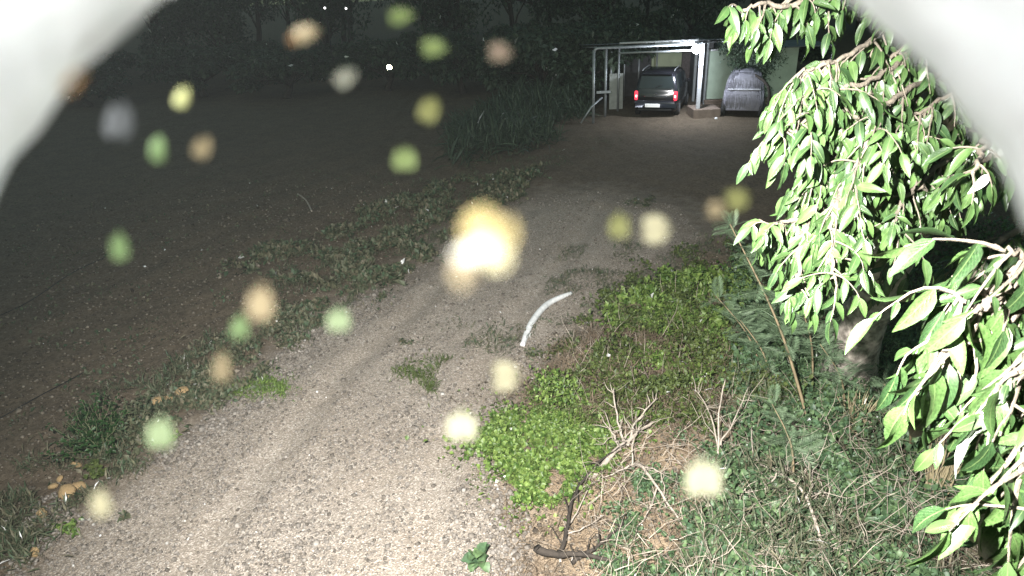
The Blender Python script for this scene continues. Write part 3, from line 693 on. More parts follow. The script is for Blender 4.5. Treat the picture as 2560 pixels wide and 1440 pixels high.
S1 = .095
# upper canopy: limbs coming down from upper right, (px, py, metres from the camera)
UPR = [
 ([(2330, -120, 3.6), (2200, -30, 3.3), (2060, -20, 3.1), (1960, 0, 3.0)], 10, .20),
 ([(2060, -40, 3.1), (1980, 10, 3.0), (1900, 12, 2.9), (1850, 25, 2.9)], 6, .11),
 ([(2360, -60, 3.8), (2250, 40, 3.4), (2160, 110, 3.1), (2080, 150, 3.0), (2040, 165, 2.95), (2000, 175, 2.9)], 15, .22),
 ([(2340, 60, 3.6), (2220, 170, 3.2), (2110, 220, 3.0), (2040, 230, 2.95), (1995, 245, 2.9)], 17, .22),
 ([(2380, 150, 3.7), (2280, 230, 3.4), (2150, 290, 3.1), (2060, 285, 3.0), (2005, 300, 2.9), (1950, 320, 2.85)], 17, .20),
 ([(2400, 250, 3.8), (2290, 340, 3.4), (2180, 370, 3.2), (2090, 390, 3.1), (2040, 420, 3.0), (2010, 470, 3.0)], 18, .22),
 ([(2440, 300, 4.0), (2360, 400, 3.7), (2250, 430, 3.4), (2150, 450, 3.2), (2080, 520, 3.1), (2040, 600, 3.05)], 18, .22),
 ([(2180, 380, 3.1), (2130, 430, 3.0), (2080, 520, 2.9), (2075, 620, 2.85), (2080, 690, 2.8)], 15, .20),
 ([(2080, 500, 3.05), (2010, 540, 3.0), (1950, 555, 2.95), (1905, 560, 2.95)], 9, .16),
 ([(2020, 530, 3.0), (2000, 600, 2.95), (1990, 680, 2.9), (1985, 720, 2.9)], 8, .14),
 ([(2320, 200, 3.4), (2220, 250, 3.1), (2170, 350, 3.0), (2140, 420, 2.95), (2120, 500, 2.9)], 16, .22),
 ([(2400, 350, 3.7), (2310, 450, 3.4), (2250, 500, 3.2), (2230, 560, 3.1)], 12, .20),
 ([(2480, 380, 3.6), (2420, 420, 3.3), (2370, 450, 3.2)], 6, .16),
 ([(2300, 80, 4.2), (2250, 250, 4.0), (2260, 400, 3.9), (2330, 480, 3.9)], 18, .25),
 ([(2200, 120, 3.9), (2120, 250, 3.7), (2100, 360, 3.6), (2150, 480, 3.6)], 16, .25),
 ([(2560, 100, 3.7), (2430, 200, 3.5), (2330, 260, 3.3), (2260, 300, 3.2)], 14, .22),
 ([(2600, 180, 4.0), (2460, 280, 3.8), (2380, 360, 3.6), (2330, 460, 3.5)], 16, .24),
 ([(2420, -20, 3.7), (2330, 90, 3.5), (2240, 130, 3.3), (2180, 200, 3.2)], 14, .22),
 ([(2470, 330, 2.9), (2450, 380, 2.6), (2430, 430, 2.5)], 3, .12),
]
for pts_, ntw, L in UPR: limb([(x+6, y, d) for x, y, d in pts_], .013, .005, int(ntw*2.2), L*.85, S1, 1.0)
# nearer bough at lower right
LOW = [
 ([(2760, 560, 1.75), (2620, 590, 1.7), (2530, 620, 1.65), (2460, 640, 1.62), (2400, 620, 1.6)], 8, .15),
 ([(2620, 600, 1.7), (2540, 660, 1.68), (2440, 680, 1.65), (2350, 720, 1.62), (2290, 740, 1.6)], 9, .15),
 ([(2640, 620, 1.75), (2560, 700, 1.7), (2460, 760, 1.68), (2370, 830, 1.65), (2300, 860, 1.62), (2250, 880, 1.6)], 10, .14),
 ([(2600, 640, 1.7), (2540, 760, 1.66), (2480, 860, 1.62), (2420, 930, 1.6), (2380, 1000, 1.6)], 12, .15),
 ([(2620, 700, 1.65), (2560, 860, 1.6), (2510, 980, 1.58), (2480, 1080, 1.56), (2450, 1180, 1.55)], 12, .15),
 ([(2680, 800, 1.7), (2600, 960, 1.62), (2560, 1090, 1.6), (2530, 1220, 1.58), (2500, 1300, 1.56)], 11, .15),
 ([(2700, 1000, 1.7), (2620, 1150, 1.65), (2570, 1260, 1.6), (2540, 1340, 1.58)], 7, .14),
 ([(2420, 700, 1.64), (2360, 760, 1.62), (2300, 800, 1.6), (2260, 830, 1.6)], 6, .12),
]
for pts_, ntw, L in LOW: limb([(x+105, y, d) for x, y, d in pts_], .010, .004, int(ntw*2.2), L*1.1, .102, .5, .8, .1, .9)
# far side foliage, dim
for pts_, ntw, L in [([(2600, 300, 6.), (2450, 380, 5.8), (2300, 420, 5.6), (2220, 520, 5.5), (2250, 620, 5.4)], 20, .4), ([(2500, 100, 6.), (2350, 200, 5.8), (2200, 300, 5.8), (2100, 420, 5.6)], 18, .4), ([(2700, 500, 6.), (2500, 600, 5.6), (2420, 700, 5.4)], 12, .4)]:
    limb(pts_, .03, .01, ntw, L, .14)
TW.v = [tuple(T(v)) for v in TW.v]
tw = TW.build('twigs', MLIMB, tree); tw['kind'] = 'stuff'
def lmat(d, s):
    d = Vector(d); upv = Vector((random.gauss(0, .45), random.gauss(-.55, .35), random.gauss(.75, .3)))
    x = d.cross(upv)
    if x.length < .05: x = Vector((1, 0, 0))
    x.normalize(); z = x.cross(d).normalized()
    return Matrix((x*s, d*s, z*s)).transposed()
LEAVES = [(l[0], lmat(l[1], l[2]), l[2], l[1]) for l in LEAVES]
cen = np.array([(l[0]+l[3]*l[2]*.5)[:] for l in LEAVES]); ux, uy, uz = proj(cen)
score = np.array([l[2] for l in LEAVES])/uz*((ux > 1700) & (ux < 2580) & (uy > -30) & (uy < 1460))
order = np.argsort(-score)
rest = []
for rank, i in enumerate(order):
    p, m, s, d = LEAVES[i]
    if rank < 300:
        o = bpy.data.objects.new('leaf', LFM[rank % 4]); COL.objects.link(o); o.parent = tree
        o.matrix_local = Matrix.Translation(T(p)) @ m.to_4x4()
    else: rest.append(i)
l = lm[0]
me = scatter('foliage', l[:2], np.array([[list(r) for r in LEAVES[i][1]] for i in rest]), np.array([T(LEAVES[i][0])[:] for i in rest]), l[2], smooth=True)
o = link('foliage', me, ML_TREE2, tree); o['kind'] = 'stuff'
print('tree leaves', len(LEAVES))

# ------------------------------------------------------------------ dark belt of trees beyond the yard
def bg_tree(seed, h, w, trunk=True):
    random.seed(seed); e = empty('dark_tree'); r = np.random.default_rng(seed)
    b = MB(); c = curve((0, 0, 0), (random.gauss(0, .4), random.gauss(0, .4), h*.6), 6, 0, .02)
    b.tube(c, [.22-.025*i for i in range(7)], 8)
    cl = []
    for k in range(16):
        a = random.uniform(0, 6.3); q = Vector((math.cos(a)*w*random.uniform(.2, .9), math.sin(a)*w*random.uniform(.2, .9), h*random.uniform(.3, .95)))
        b.tube(curve(c[random.randint(2, 5)], q, 3, -.05, .04), [.07, .05, .03, .015], 5); cl.append(q)
    b.build('trunk', MDARKW_SHADOW, e, True)
    pts = []
    for q in cl:
        m = 260; v = r.normal(0, 1, (m, 3)); v /= np.linalg.norm(v, axis=1)[:, None]; v *= (r.random((m, 1))**.4)*np.array([w*.36, w*.36, h*.13])*random.uniform(.7, 1.2); pts.append(v+np.array(q[:]))
    pts = np.concatenate(pts); pts = pts[pts[:, 2] > .1]; n = len(pts)
    T_ = leaf_t(.5, 2, .2, .6)
    me = scatter('crown', T_[:2], rotmats(r.uniform(0, 6.3, n), r.normal(-.3, .6, n), r.normal(0, .6, n), .28*r.uniform(.6, 1.4, n)), pts, T_[2])
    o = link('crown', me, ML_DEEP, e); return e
prot = [bg_tree(11, 8, 3.4), bg_tree(12, 6.5, 3.0), bg_tree(13, 9.5, 4.0), bg_tree(14, 3.2, 2.4)]
random.seed(5)
spots = []
for k in range(17): spots.append((-44+k*5.6+random.gauss(0, 1), 45+random.gauss(0, 2.5), random.choice([0, 1, 2])))
for k in range(14): spots.append((-50+k*6.4+random.gauss(0, 1), 54+random.gauss(0, 2), 2))
for k in range(14): spots.append((-62+k*8.4+random.gauss(0, 1), 64+random.gauss(0, 2), 2))
used = set()
for x, y, k in spots:
    if k in used: e = copy_tree(prot[k])
    else: e = prot[k]; used.add(k)
    e.location = (x, y, 0); e.rotation_euler = (0, 0, random.uniform(0, 6.3)); s = random.uniform(.85, 1.2); e.scale = (s, s, s)
    props(e, 'dark leafy tree in the unlit belt beyond the yard', 'tree', 'trees in the dark belt beyond the yard')
bspots = [(1.5, 31), (3.6, 30.2), (5.0, 33), (-2, 34), (-6, 36), (-11, 35), (-16, 37), (-21, 35), (1.0, 36), (14.5, 36), (-26, 36), (4.2, 37), (-4, 40), (-9, 41), (-14, 41), (-19, 41), (-24, 41), (-29, 40), (2, 42), (8, 42), (-33, 37), (-34, 42), (13, 42)]
for i, (x, y) in enumerate(bspots):
    e = prot[3] if i == 0 else copy_tree(prot[3])
    e.name = 'dark_shrub'; e.location = (x, y, -.1); e.rotation_euler = (0, 0, i*1.3); s = random.uniform(.8, 1.25); e.scale = (s, s, s*random.uniform(.7, 1))
    props(e, 'dark shrub standing in front of the tree belt', 'shrub', 'shrubs in front of the tree belt')
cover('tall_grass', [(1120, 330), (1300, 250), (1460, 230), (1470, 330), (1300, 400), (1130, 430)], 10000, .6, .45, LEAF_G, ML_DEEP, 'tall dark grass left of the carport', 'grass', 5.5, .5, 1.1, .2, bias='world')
# hut-side tree hanging over the covered car
random.seed(21)
e = empty('small_dark_tree', (0, 0, 0), 0, 'small dark tree overhanging the covered car', 'tree'); 
ME_ = Vector(G(1915, 300)); e.location = ME_
b = MB(); cc = [Vector((0, 0, 0)), Vector((-.1, -.1, 1.2)), PY(1860, 170, 26.0)-ME_, PY(1835, 130, 26.2)-ME_]
b.tube(bez(cc, 4), [.07-.004*i for i in range(13)], 7)
b.build('trunk', MDARKW_SHADOW, e, True)
pts = []
for (px, py, rr) in [(1815, 115, .25), (1840, 130, .38), (1860, 115, .42), (1850, 160, .32), (1880, 140, .42), (1870, 178, .22), (1900, 120, .5), (1910, 165, .4), (1895, 195, .3), (1900, 230, .3), (1855, 175, .15), (1930, 140, .5)]:
    q = PY(px, py, 26.0)-ME_; v = rng.normal(0, rr*.5, (420, 3)); pts.append(v+np.array(q[:]))
pts = np.concatenate(pts); n = len(pts); T_ = leaf_t(.5, 2, .2, .6)
me = scatter('crown', T_[:2], rotmats(rng.uniform(0, 6.3, n), rng.normal(-.3, .6, n), rng.normal(0, .6, n), .09*rng.uniform(.6, 1.4, n)), pts, T_[2])
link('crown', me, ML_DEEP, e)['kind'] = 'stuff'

# ------------------------------------------------------------------ carport
YC = G(1752, 296).y         # front line of the carport
print('carport front y', YC)
MPIPE = mat('galvanised_pipe', (.30, .32, .33), .45, .15, 8, metal=.4)
MPW = mat('white_painted_steel', (.50, .51, .53), .45, .08, 6)
MGREENW = mat('pale_green_plaster', (.42, .52, .42), .85, .12, 2.5, .2, 20)
MYELW = mat('olive_plaster', (.38, .42, .28), .9, .15, 2.5, .2, 20)
MBRICK = mat('dark_brick', (.11, .09, .085), .9, .3, 14, .3, 60)
MSTEP = mat('earth_plinth', (.19, .145, .115), .9, .2, 6, .3, 30)
MROOF = mat('grey_roof_sheet', (.16, .17, .18), .5, .25, 3, metal=.3)
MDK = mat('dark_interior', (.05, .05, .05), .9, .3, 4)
cp = empty('carport', (PY(1484, 200, YC).x, YC, 0), 0, 'grey pipe-framed carport sheltering the dark hatchback', 'carport')
O = Vector(cp.location)
def CP(px, py, dy=0.0, z=None):
    v = PY(px, py, YC+dy); v = Vector((v.x, v.y, v.z if z is None else z)); return v-O
ztop = PY(1600, 116, YC).z
print('roof height', ztop)
def post(px, dy, r, top=None, z0=0.0, m=MPIPE):
    x = PY(px, 200, YC+dy).x-O.x; return MB().tube([(x, dy, z0), (x, dy, top if top else ztop-.06-.085*dy)], r, 10).build('post', m, cp, True)
post(1484, 0, .05); post(1514, 1.2, .05); post(1527, 3.4, .04); post(1546, 2.2, .045); post(1560, 4.6, .04); post(1596, 4.8, .035); post(1640, 5.2, .035)
xm = PY(1752, 200, YC).x-O.x; zpl = .34
MB().box((xm, .12, (ztop+zpl)/2), (.13, .13, ztop-zpl-.01), bevel=.01).build('post', MPW, cp, label='bright white square post under the lamp')
MB().tube([(0, 0, ztop-.12), (.05, 0, ztop-.03), (.15, 0, ztop), (xm-.1, 0, ztop)], .045, 8).build('beam', MPIPE, cp, True)
MB().tube([(.9, -.02, ztop-.2), (xm-.1, -.02, ztop-.2)], .035, 8).build('beam', MPIPE, cp, True)
MB().tube([(1.0, .5, ztop+.09), (xm-.05, .5, ztop+.09)], .035, 8).build('beam', MPW, cp, True)
MB().tube([(2.2, .05, ztop+.03), (xm-.3, .05, ztop+.055)], .05, 8).build('beam', MPW, cp, True, 'bright white pipe length beside the lamp')
for i in range(6):
    x = .1+i*.95; MB().tube([(x, .06, ztop+.03), (x, 5.2, ztop-.42)], .022, 6).build('rafter', MPIPE, cp, True)
for i in range(6):     # corrugated roof sheets, each its own piece
    x0 = .0+i*.98; sec = []; b = MB(); nn = 24; vs = []; W_ = .94
    for k in range(nn+1):
        xx = x0+W_*k/nn; zz = ztop+.06+.014*math.sin(k*math.pi/2)
        vs += [(xx, .7, zz), (xx, 5.4, zz-.40), (xx, .7, zz-.004), (xx, 5.4, zz-.404)]
    fs = []
    for k in range(nn):
        a = k*4; fs += [(a, a+4, a+5, a+1), (a+2, a+3, a+7, a+6), (a, a+2, a+6, a+4), (a+1, a+5, a+7, a+3)]
    b.add(vs, fs); b.build('roof_sheet', MROOF, cp)
MB().tube([CP(1452, 292, -.2, .06), CP(1478, 268, -.1), CP(1505, 244, .2)], .035, 8).build('brace', MPIPE, cp, True, 'sloping pipe leaning at the left corner')
xb = PY(1509, 230, YC+1.1).x-O.x; zb = PY(1509, 230, YC+1.1).z
MB().box((xb, 1.08, zb), (.55, .05, .09)).build('crossbar', MPIPE, cp)
# lamp
lp = PY(1743, 121, YC-.3); lamp = empty('lit_lamp', lp, 0, 'glaring white lamp at the top of the white carport post', 'lamp')
MLAMP = mat('lamp_glow', (.9, .9, 1), .5, .02, emit=(.86, .9, 1.0), estr=90)
MB().ell((-.04, -.04, -.02), (.16, .10, .15), 14, 10).build('bulb', MLAMP, lamp, True)
MB().tube([(0, -.02, .06), (0, .0, .12), (.03, .05, .16)], .03, 8).build('holder', MPW, lamp, True)
ld = bpy.data.lights.new('carport_light', 'POINT'); ld.energy = 330; ld.shadow_soft_size = .09; ld.color = (.84, .9, 1.0)
lo = bpy.data.objects.new('carport_light', ld); COL.objects.link(lo); lo.location = lp+Vector((-.1, -.1, -.3))
# house behind
hs = empty('house', (PY(1800, 200, YC+5.6).x, YC+5.6, 0), 0, 'pale green plastered house wall behind the carport', 'house'); HO = Vector(hs.location)
ZG = PY(1800, 122, YC+2.6).z
ZB = PY(1660, 127, YC+5.6).z
def wallbox(px0, px1, dy, z0, z1, m, nm, th=.2, lab=None):
    x0 = PY(px0, 180, YC+dy).x; x1 = PY(px1, 180, YC+dy).x
    return MB().box(((x0+x1)/2-HO.x, YC+dy+th/2-HO.y, (z0+z1)/2), (x1-x0, th, z1-z0)).build(nm, m, hs, label=lab)
wallbox(1628, 1703, 5.6, 0.0, ZB, MYELW, 'wall', lab='olive plastered back wall seen above the hatchback')
wallbox(1704, 1745, 5.45, 0.0, ZB, MBRICK, 'wall', lab='dark rough wall strip right of the olive wall')
wallbox(1772, 1990, 2.6, 0.25, ZG, MGREENW, 'wall', lab='pale green front wall behind the covered car')
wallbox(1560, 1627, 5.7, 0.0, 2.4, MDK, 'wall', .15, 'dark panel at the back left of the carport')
x0 = PY(1770, 180, YC+2.6).x-HO.x
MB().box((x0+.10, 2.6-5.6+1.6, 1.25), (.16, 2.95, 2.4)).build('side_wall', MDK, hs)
for k in range(3):
    MB().box((x0+1.6, 2.6-5.6-.12-.12*k, .20-.08*k), (3.4, .12, .10)).build('step', MSTEP, hs)
for i in range(5):
    MB().box((x0+.4+i*.95, 2.6-5.6+.6, ZG+.02), (.94, 2.6, .03)).build('roof_sheet', MROOF, hs)
MB().tube([(x0-.2, 2.6-5.6-.8, ZG+.04), (x0+1.2, 2.6-5.6-.8, ZG+.1)], .035, 8).build('eave_pipe', MPW, hs, True)
MB().box((x0-.25, -2.0, 1.27), (.1, .1, 2.5)).build('post', MPIPE, hs)
MB().box((x0-.05, -2.9, 1.27), (.07, .07, 2.5)).build('post', MPIPE, hs)
xl = PY(1733, 285, YC).x; xr = PY(1800, 285, YC).x
pl = MB().box((0, 0, zpl/2-.02), (xr-xl, 1.0, zpl+.04), bevel=.02).build('plinth', MSTEP); pl.location = ((xl+xr)/2, YC+.45, 0)
props(pl, 'low earthen plinth carrying the white post', 'plinth')
lab = ['tall grey sheet leaning at the back left of the carport', 'narrow grey sheet beside the tall one in the carport']
for i, (px0, px1, zt) in enumerate([(1524, 1543, 1.4), (1549, 1558, 1.4)]):
    a_ = PY(px0, 200, YC+2.7); c_ = PY(px1, 200, YC+2.7)
    o = MB().box((0, 0, zt/2), (c_.x-a_.x, .03, zt), rx=-.05).build('leaning_sheet', mat('weathered_sheet', (.34, .36, .34), .7, .2, 5)); o.location = ((a_.x+c_.x)/2, YC+2.7, .0)
    props(o, lab[i], 'sheet')
p = G(1784, 296); o = link('white_stone', npmesh('white_stone', rt[1][0], rt[1][1]), mat('white_chalk', (.8, .8, .8), .6, .05)); o.scale = (.06, .06, .07); o.location = (p.x, p.y-.3, .05)
props(o, 'small white stone on the ground before the plinth', 'stone')

# ------------------------------------------------------------------ hatchback
MPAINT = mat('dark_car_paint', (.018, .018, .024), .22, .08, 2, metal=.4, coat=.8)
MGLASS = mat('car_glass', (.015, .02, .022), .08, .1, 2)
MBLK = mat('black_plastic', (.015, .015, .016), .5, .1)
MTYRE = mat('tyre_rubber', (.02, .02, .02), .85, .2, 20)
MRIM = mat('alloy_rim', (.45, .46, .48), .35, .1, metal=.7)
MRED = mat('red_tail_lens', (.5, .02, .03), .2, .1, emit=(1, .06, .10), estr=1.6)  # emission paints the lamplight reflected by the lens
MREF = mat('clear_tail_lens', (.85, .8, .8), .1, .05, emit=(1, .75, .75), estr=1.6)  # reflected white glint painted as emission
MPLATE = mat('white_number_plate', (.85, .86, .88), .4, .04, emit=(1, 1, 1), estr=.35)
MCHR = mat('chrome', (.7, .7, .72), .12, .05, metal=1)
def section(y, hw, zb, zs, hr, zt):
    r = [(hw-.06, zb), (hw, zb+.10), (hw+.012, (zb+zs)/2), (hw, zs), (hw-.015, zs+.03)]
    up = [(hr+.03, zt-.12), (hr-.02, zt-.04), (hr-.14, zt)]
    right = r+up; return [Vector((x, y, z)) for x, z in right]+[Vector((-x, y, z)) for x, z in right[::-1]]
car = empty('parked_hatchback', (0, 0, 0), 0, 'dark hatchback parked tail-out with glowing red tail lamps', 'car')
secs = [section(-.02, .74, .34, .93, .66, 1.02), section(.03, .80, .26, .95, .70, 1.16), section(.12, .815, .22, .96, .68, 1.50), section(.22, .82, .2, .96, .66, 1.60), section(.8, .825, .2, .97, .655, 1.66),
        section(1.6, .83, .2, .97, .65, 1.665), section(2.2, .825, .2, .97, .64, 1.60), section(2.5, .82, .2, .97, .66, 1.36), section(2.72, .82, .2, .95, .70, 1.08), section(3.2, .80, .22, .88, .68, .98), section(3.5, .72, .3, .72, .6, .84)]
MB().loft(secs).build('body', MPAINT, car, True)
# window in the tailgate, following the slope
def pane(pts, nm, m, off=.012, parent=car):
    pts = [Vector(p) for p in pts]; nrm = (pts[1]-pts[0]).cross(pts[3]-pts[0]).normalized()
    f = [p+nrm*off for p in pts]; bk = [p-nrm*.02 for p in pts]
    return MB().add(f+bk, [(0, 1, 2, 3), (7, 6, 5, 4), (0, 4, 5, 1), (1, 5, 6, 2), (2, 6, 7, 3), (3, 7, 4, 0)]).build(nm, m, parent)
rw = pane([(-.66, .012, 1.06), (.66, .012, 1.06), (.585, .125, 1.50), (-.585, .125, 1.50)], 'rear_window', MGLASS, .03)
MB().tube([(-.05, -.04, 1.09), (.22, -.01, 1.2)], .012, 5).build('wiper', MBLK, rw)
MB().box((0, .10, 1.575), (1.16, .16, .05), bevel=.02).build('spoiler', MPAINT, car)
MB().box((0, -.055, .47), (1.60, .19, .30), bevel=.06).build('rear_bumper', MPAINT, car, True)
MB().box((0, -.085, .30), (1.30, .12, .10), bevel=.03).build('bumper_skirt', MBLK, car)
MB().box((0, -.06, .78), (.86, .05, .035), bevel=.01).build('tailgate_trim', MCHR, car)
for t in range(1):
    MB().tube([(.0+.05*math.cos(k*.785), -.055, .86+.035*math.sin(k*.785)) for k in range(9)], .008, 5).build('emblem', MCHR, car)
for sx in (-1, 1):
    tl = MB().box((sx*.745, .0, .80), (.13, .10, .34), bevel=.03).build('tail_lamp', MRED, car)
    MB().box((sx*.735, -.055, .78), (.07, .03, .09), bevel=.01).build('lens', MREF, tl)
    MB().tube([(sx*.60, .35, 1.66), (sx*.60, .5, 1.70), (sx*.60, 1.7, 1.705), (sx*.60, 1.9, 1.67)], .016, 6).build('roof_rail', MPIPE, car, True)
    for (y0, y1, z1, z2) in ((.35, 1.0, 1.46, 1.50), (1.08, 1.75, 1.50, 1.50), (1.83, 2.35, 1.50, 1.42)):
        q = [(sx*.812, y0, 1.02), (sx*.812, y1, 1.02), (sx*.700, y1-.02, z2), (sx*.700, y0+.02, z1)]
        if sx < 0: q = q[::-1]; q = [q[3], q[2], q[1], q[0]][::-1]
        pane(q, 'side_window', MGLASS, .018 if sx > 0 else -.018)
    MB().box((sx*.93, 2.28, 1.08), (.16, .10, .14), bevel=.03).build('wing_mirror', MPAINT, car)
    MB().box((sx*.845, 1.2, .86), (.03, .16, .03), bevel=.01).build('door_handle', MCHR, car)
    MB().box((sx*.845, 2.0, .86), (.03, .16, .03), bevel=.01).build('door_handle', MCHR, car)
    MB().box((sx*.843, 1.45, .40), (.02, 1.6, .06)).build('side_trim', MBLK, car)
    for y in (.55, 2.85):
        wh = bpy.data.objects.new('wheel', None); COL.objects.link(wh); wh.parent = car; wh.location = (sx*.76, y, .28)
        MB().tube([(-.09*sx, 0, 0), (-.08*sx, 0, 0), (.08*sx, 0, 0), (.09*sx, 0, 0)], [.24, .28, .28, .24], 20).build('tyre', MTYRE, wh, True)
        MB().tube([(.085*sx, 0, 0), (.10*sx, 0, 0)], [.19, .16], 16).build('rim', MRIM, wh)
np_ = MB().box((-.08, -.165, .46), (.56, .02, .13), bevel=.006).build('number_plate', MPLATE, car)
for i in range(9):
    MB().box((-.08-.2+i*.05, -.178, .46), (.022, .006, .05)).build('plate_mark', mat('plate_mark', (.5, .5, .52), .6), np_) if i == 0 else None
# place
p = G(1638, 294); car.location = (p.x, p.y+.1, 0); car.rotation_euler = (0, 0, R(-22)); car.scale = (.99, 1, 1.0)
# ------------------------------------------------------------------ covered car
MCOV = mat('grey_car_cover', (.24, .235, .28), .55, .2, 3, .3, 20)
cc = empty('covered_car', (0, 0, 0), 0, 'car under a creased grey purple dust cover', 'car')
def cov(y, hw, zb, zt, hr, k):
    out = []; n = 44
    for i in range(n+1):
        t = i/n; a = math.pi*t; x = math.cos(a); z = math.sin(a)
        sx = math.copysign(abs(x)**.45, x); sz = abs(z)**.55
        w = hw+(hr-hw)*sz
        f = 1+.022*math.sin(i*2.1+k*.9)+.014*math.sin(i*3.7-k*1.7)
        out.append(Vector((sx*w*f, y+.012*math.sin(i*2.3+k), zb+(zt-zb)*sz*f)))
    return out
st = [(-.03, .55, .5, .95, .5), (.0, .72, .28, 1.0, .6), (.06, .80, .22, 1.12, .62), (.16, .84, .20, 1.42, .62), (.30, .86, .18, 1.55, .62), (.7, .87, .2, 1.60, .64), (1.2, .88, .24, 1.62, .64), (1.8, .87, .2, 1.60, .63), (2.3, .86, .2, 1.45, .64), (2.7, .85, .2, 1.12, .68), (3.2, .84, .22, 1.0, .68), (3.6, .75, .26, .88, .6)]
secs = []
for k in range(len(st)-1):
    for j in range(3):
        t = j/3; a_ = st[k]; b_ = st[k+1]; q = [a_[i]+(b_[i]-a_[i])*t for i in range(5)]; secs.append(cov(*q, len(secs)))
secs.append(cov(*st[-1], 99))
MB().loft(secs).build('dust_cover', MCOV, cc, True)
MB().box((0, -.045, .98), (1.3, .05, .05), bevel=.02).build('hem_cord', mat('cover_piping', (.5, .5, .55), .5), cc)
fb = MB()
for i in range(34):
    x = -.78+1.56*i/33+random.gauss(0, .01); x2 = x*.72
    fb.tube([(x+random.gauss(0, .02), -.02+.02*random.random(), .30), (x, -.045, .62), (x*.98, -.02, .95)], [.006, .014, .010], 5)
    fb.tube([(x*.96, .0, .98), (x*.86, .13, 1.30), (x2, .26, 1.54)], [.012, .014, .006], 5)
fb.build('folds', MCOV, cc, True)
for sx in (-1, 1):
    for y in (.5, 2.9):
        wh = bpy.data.objects.new('wheel', None); COL.objects.link(wh); wh.parent = cc; wh.location = (sx*.74, y-.25, .28)
        MB().tube([(-.09*sx, 0, 0), (-.08*sx, 0, 0), (.08*sx, 0, 0), (.09*sx, 0, 0)], [.24, .28, .28, .24], 18).build('tyre', MTYRE, wh, True)
p = G(1853, 293); cc.scale = (.9, 1, 1.03); cc.location = (p.x, p.y, 0); cc.rotation_euler = (0, 0, R(-20))
# distant lights beyond the field
for (px, py, lab) in ((812, 20, 'left one of two tiny white lights far beyond the field'), (865, 21, 'right one of two tiny white lights far beyond the field')):
    v = PY(px, py, 38); e = empty('distant_lamp', (v.x, v.y, 0), 0, lab, 'lamp', 'two distant white lights')
    MB().tube([(0, 0.1, 0), (0, 0.1, v.z+.1)], .04, 6).build('pole', MBLK, e)
    MB().ell((0, 0, v.z), (.055, .055, .055), 8, 6).build('bulb', mat('distant_glow', (1, 1, 1), .5, .02, emit=(1, 1, 1), estr=4), e)

# ------------------------------------------------------------------ security camera with its hood (the lens looks out from inside it)
sc_ = empty('security_camera', CAM, 0, 'white security camera hood arching close around the lens', 'security camera')
MHOOD = mat('white_hood', (.72, .75, .80), .30, .30, 45, .15, 60, detail=4, coat=.4)
def CS(x, y, z):  # camera space: right, up, forward
    return RT*x+UP*y+FW*z
D = .065; RH = D*1436/FPX; CX = D*(1262-1280)/FPX; CY = -D*(1194-720)/FPX
vs = []; na = 72; ring = []
prof = [(-.05, 1.0), (0.0, 1.0), (.02, 1.0), (.04, 1.0), (.055, 1.0), (D-.0015, 1.0), (D, 1.018), (D, 1.036), (D-.0015, 1.05), (.03, 1.055), (-.05, 1.055)]
for (zz, rr) in prof:
    q = []
    for k in range(na+1):
        an = R(-38)+R(256)*k/na; jit = 1+.0035*math.sin(an*9)+.002*math.sin(an*23)
        q.append(CS(CX+RH*rr*jit*math.cos(an), CY+RH*rr*jit*math.sin(an), zz+.0006*math.sin(an*31)))
    ring.append(q)
hb = MB(); nn = na+1; m_ = len(prof)
hb.add([p for q in ring for p in q], [(i*nn+k, i*nn+k+1, ((i+1) % m_)*nn+k+1, ((i+1) % m_)*nn+k) for i in range(m_) for k in range(na)])
hb.build('hood', MHOOD, sc_, True)
bb = MB(); prev = []
secs = []
for zz, rr in ((-.012, .80), (-.02, .90), (-.12, .92), (-.15, .8)):
    secs.append([CS(CX+RH*rr*math.cos(2*math.pi*k/32), CY+.006+RH*rr*math.sin(2*math.pi*k/32), zz) for k in range(32)])
MB().loft(secs).build('housing', MHOOD, sc_, True)
MB().tube([CS(0, -.02, -.12), CS(0, -.05, -.2), Vector((0, -.32, -.02))], .014, 8).build('bracket', MHOOD, sc_, True)
MLED = mat('led_lens', (.9, .9, .8), .2, .02, emit=(1, .98, .9), estr=.8)
for sx in (-1, 1, 2):  # first is the LED; the others are added fills for the hood corners
    MB().ell(CS(sx*.016, -.012, -.011), (.004, .004, .004), 10, 8).build('led', MLED, sc_, True)  # the outer two beads only dress the added fills
    ad = bpy.data.lights.new('led_glow', 'POINT'); ad.energy = {-1: .33, 1: 1.1, 2: .75}[sx]; ad.shadow_soft_size = .004
    ad.color = {-1: (1, .98, .92), 1: (1, .95, .80), 2: (.92, .95, 1)}[sx]
    ao = bpy.data.objects.new('led_glow', ad); COL.objects.link(ao); ao.location = CAM+{-1: CS(-.012, -.018, -.004), 1: CS(.041, .027, .024), 2: CS(-.044, .026, .022)}[sx]
# pole and floodlight fixture carrying them (behind the lens)
props(MB().tube([(0, -.36, 0), (0, -.36, 6.7)], .045, 12).build('mounting_pole', MPIPE, smooth=True), 'grey steel pole that carries the camera and floodlight', 'pole')
fl = empty('floodlight', FLOOD, 0, 'white floodlight on the pole above the camera', 'lamp')
MB().box((0, -.09, 0), (.22, .07, .16), bevel=.015).build('casing', MBLK, fl)
MB().box((0, -.05, 0), (.19, .006, .13)).build('glass', MLED, fl)
MB().tube([(0, -.12, 0), (.2, -.3, .0), (.45, -.61, 0)], .015, 8).build('bracket', MPIPE, fl)

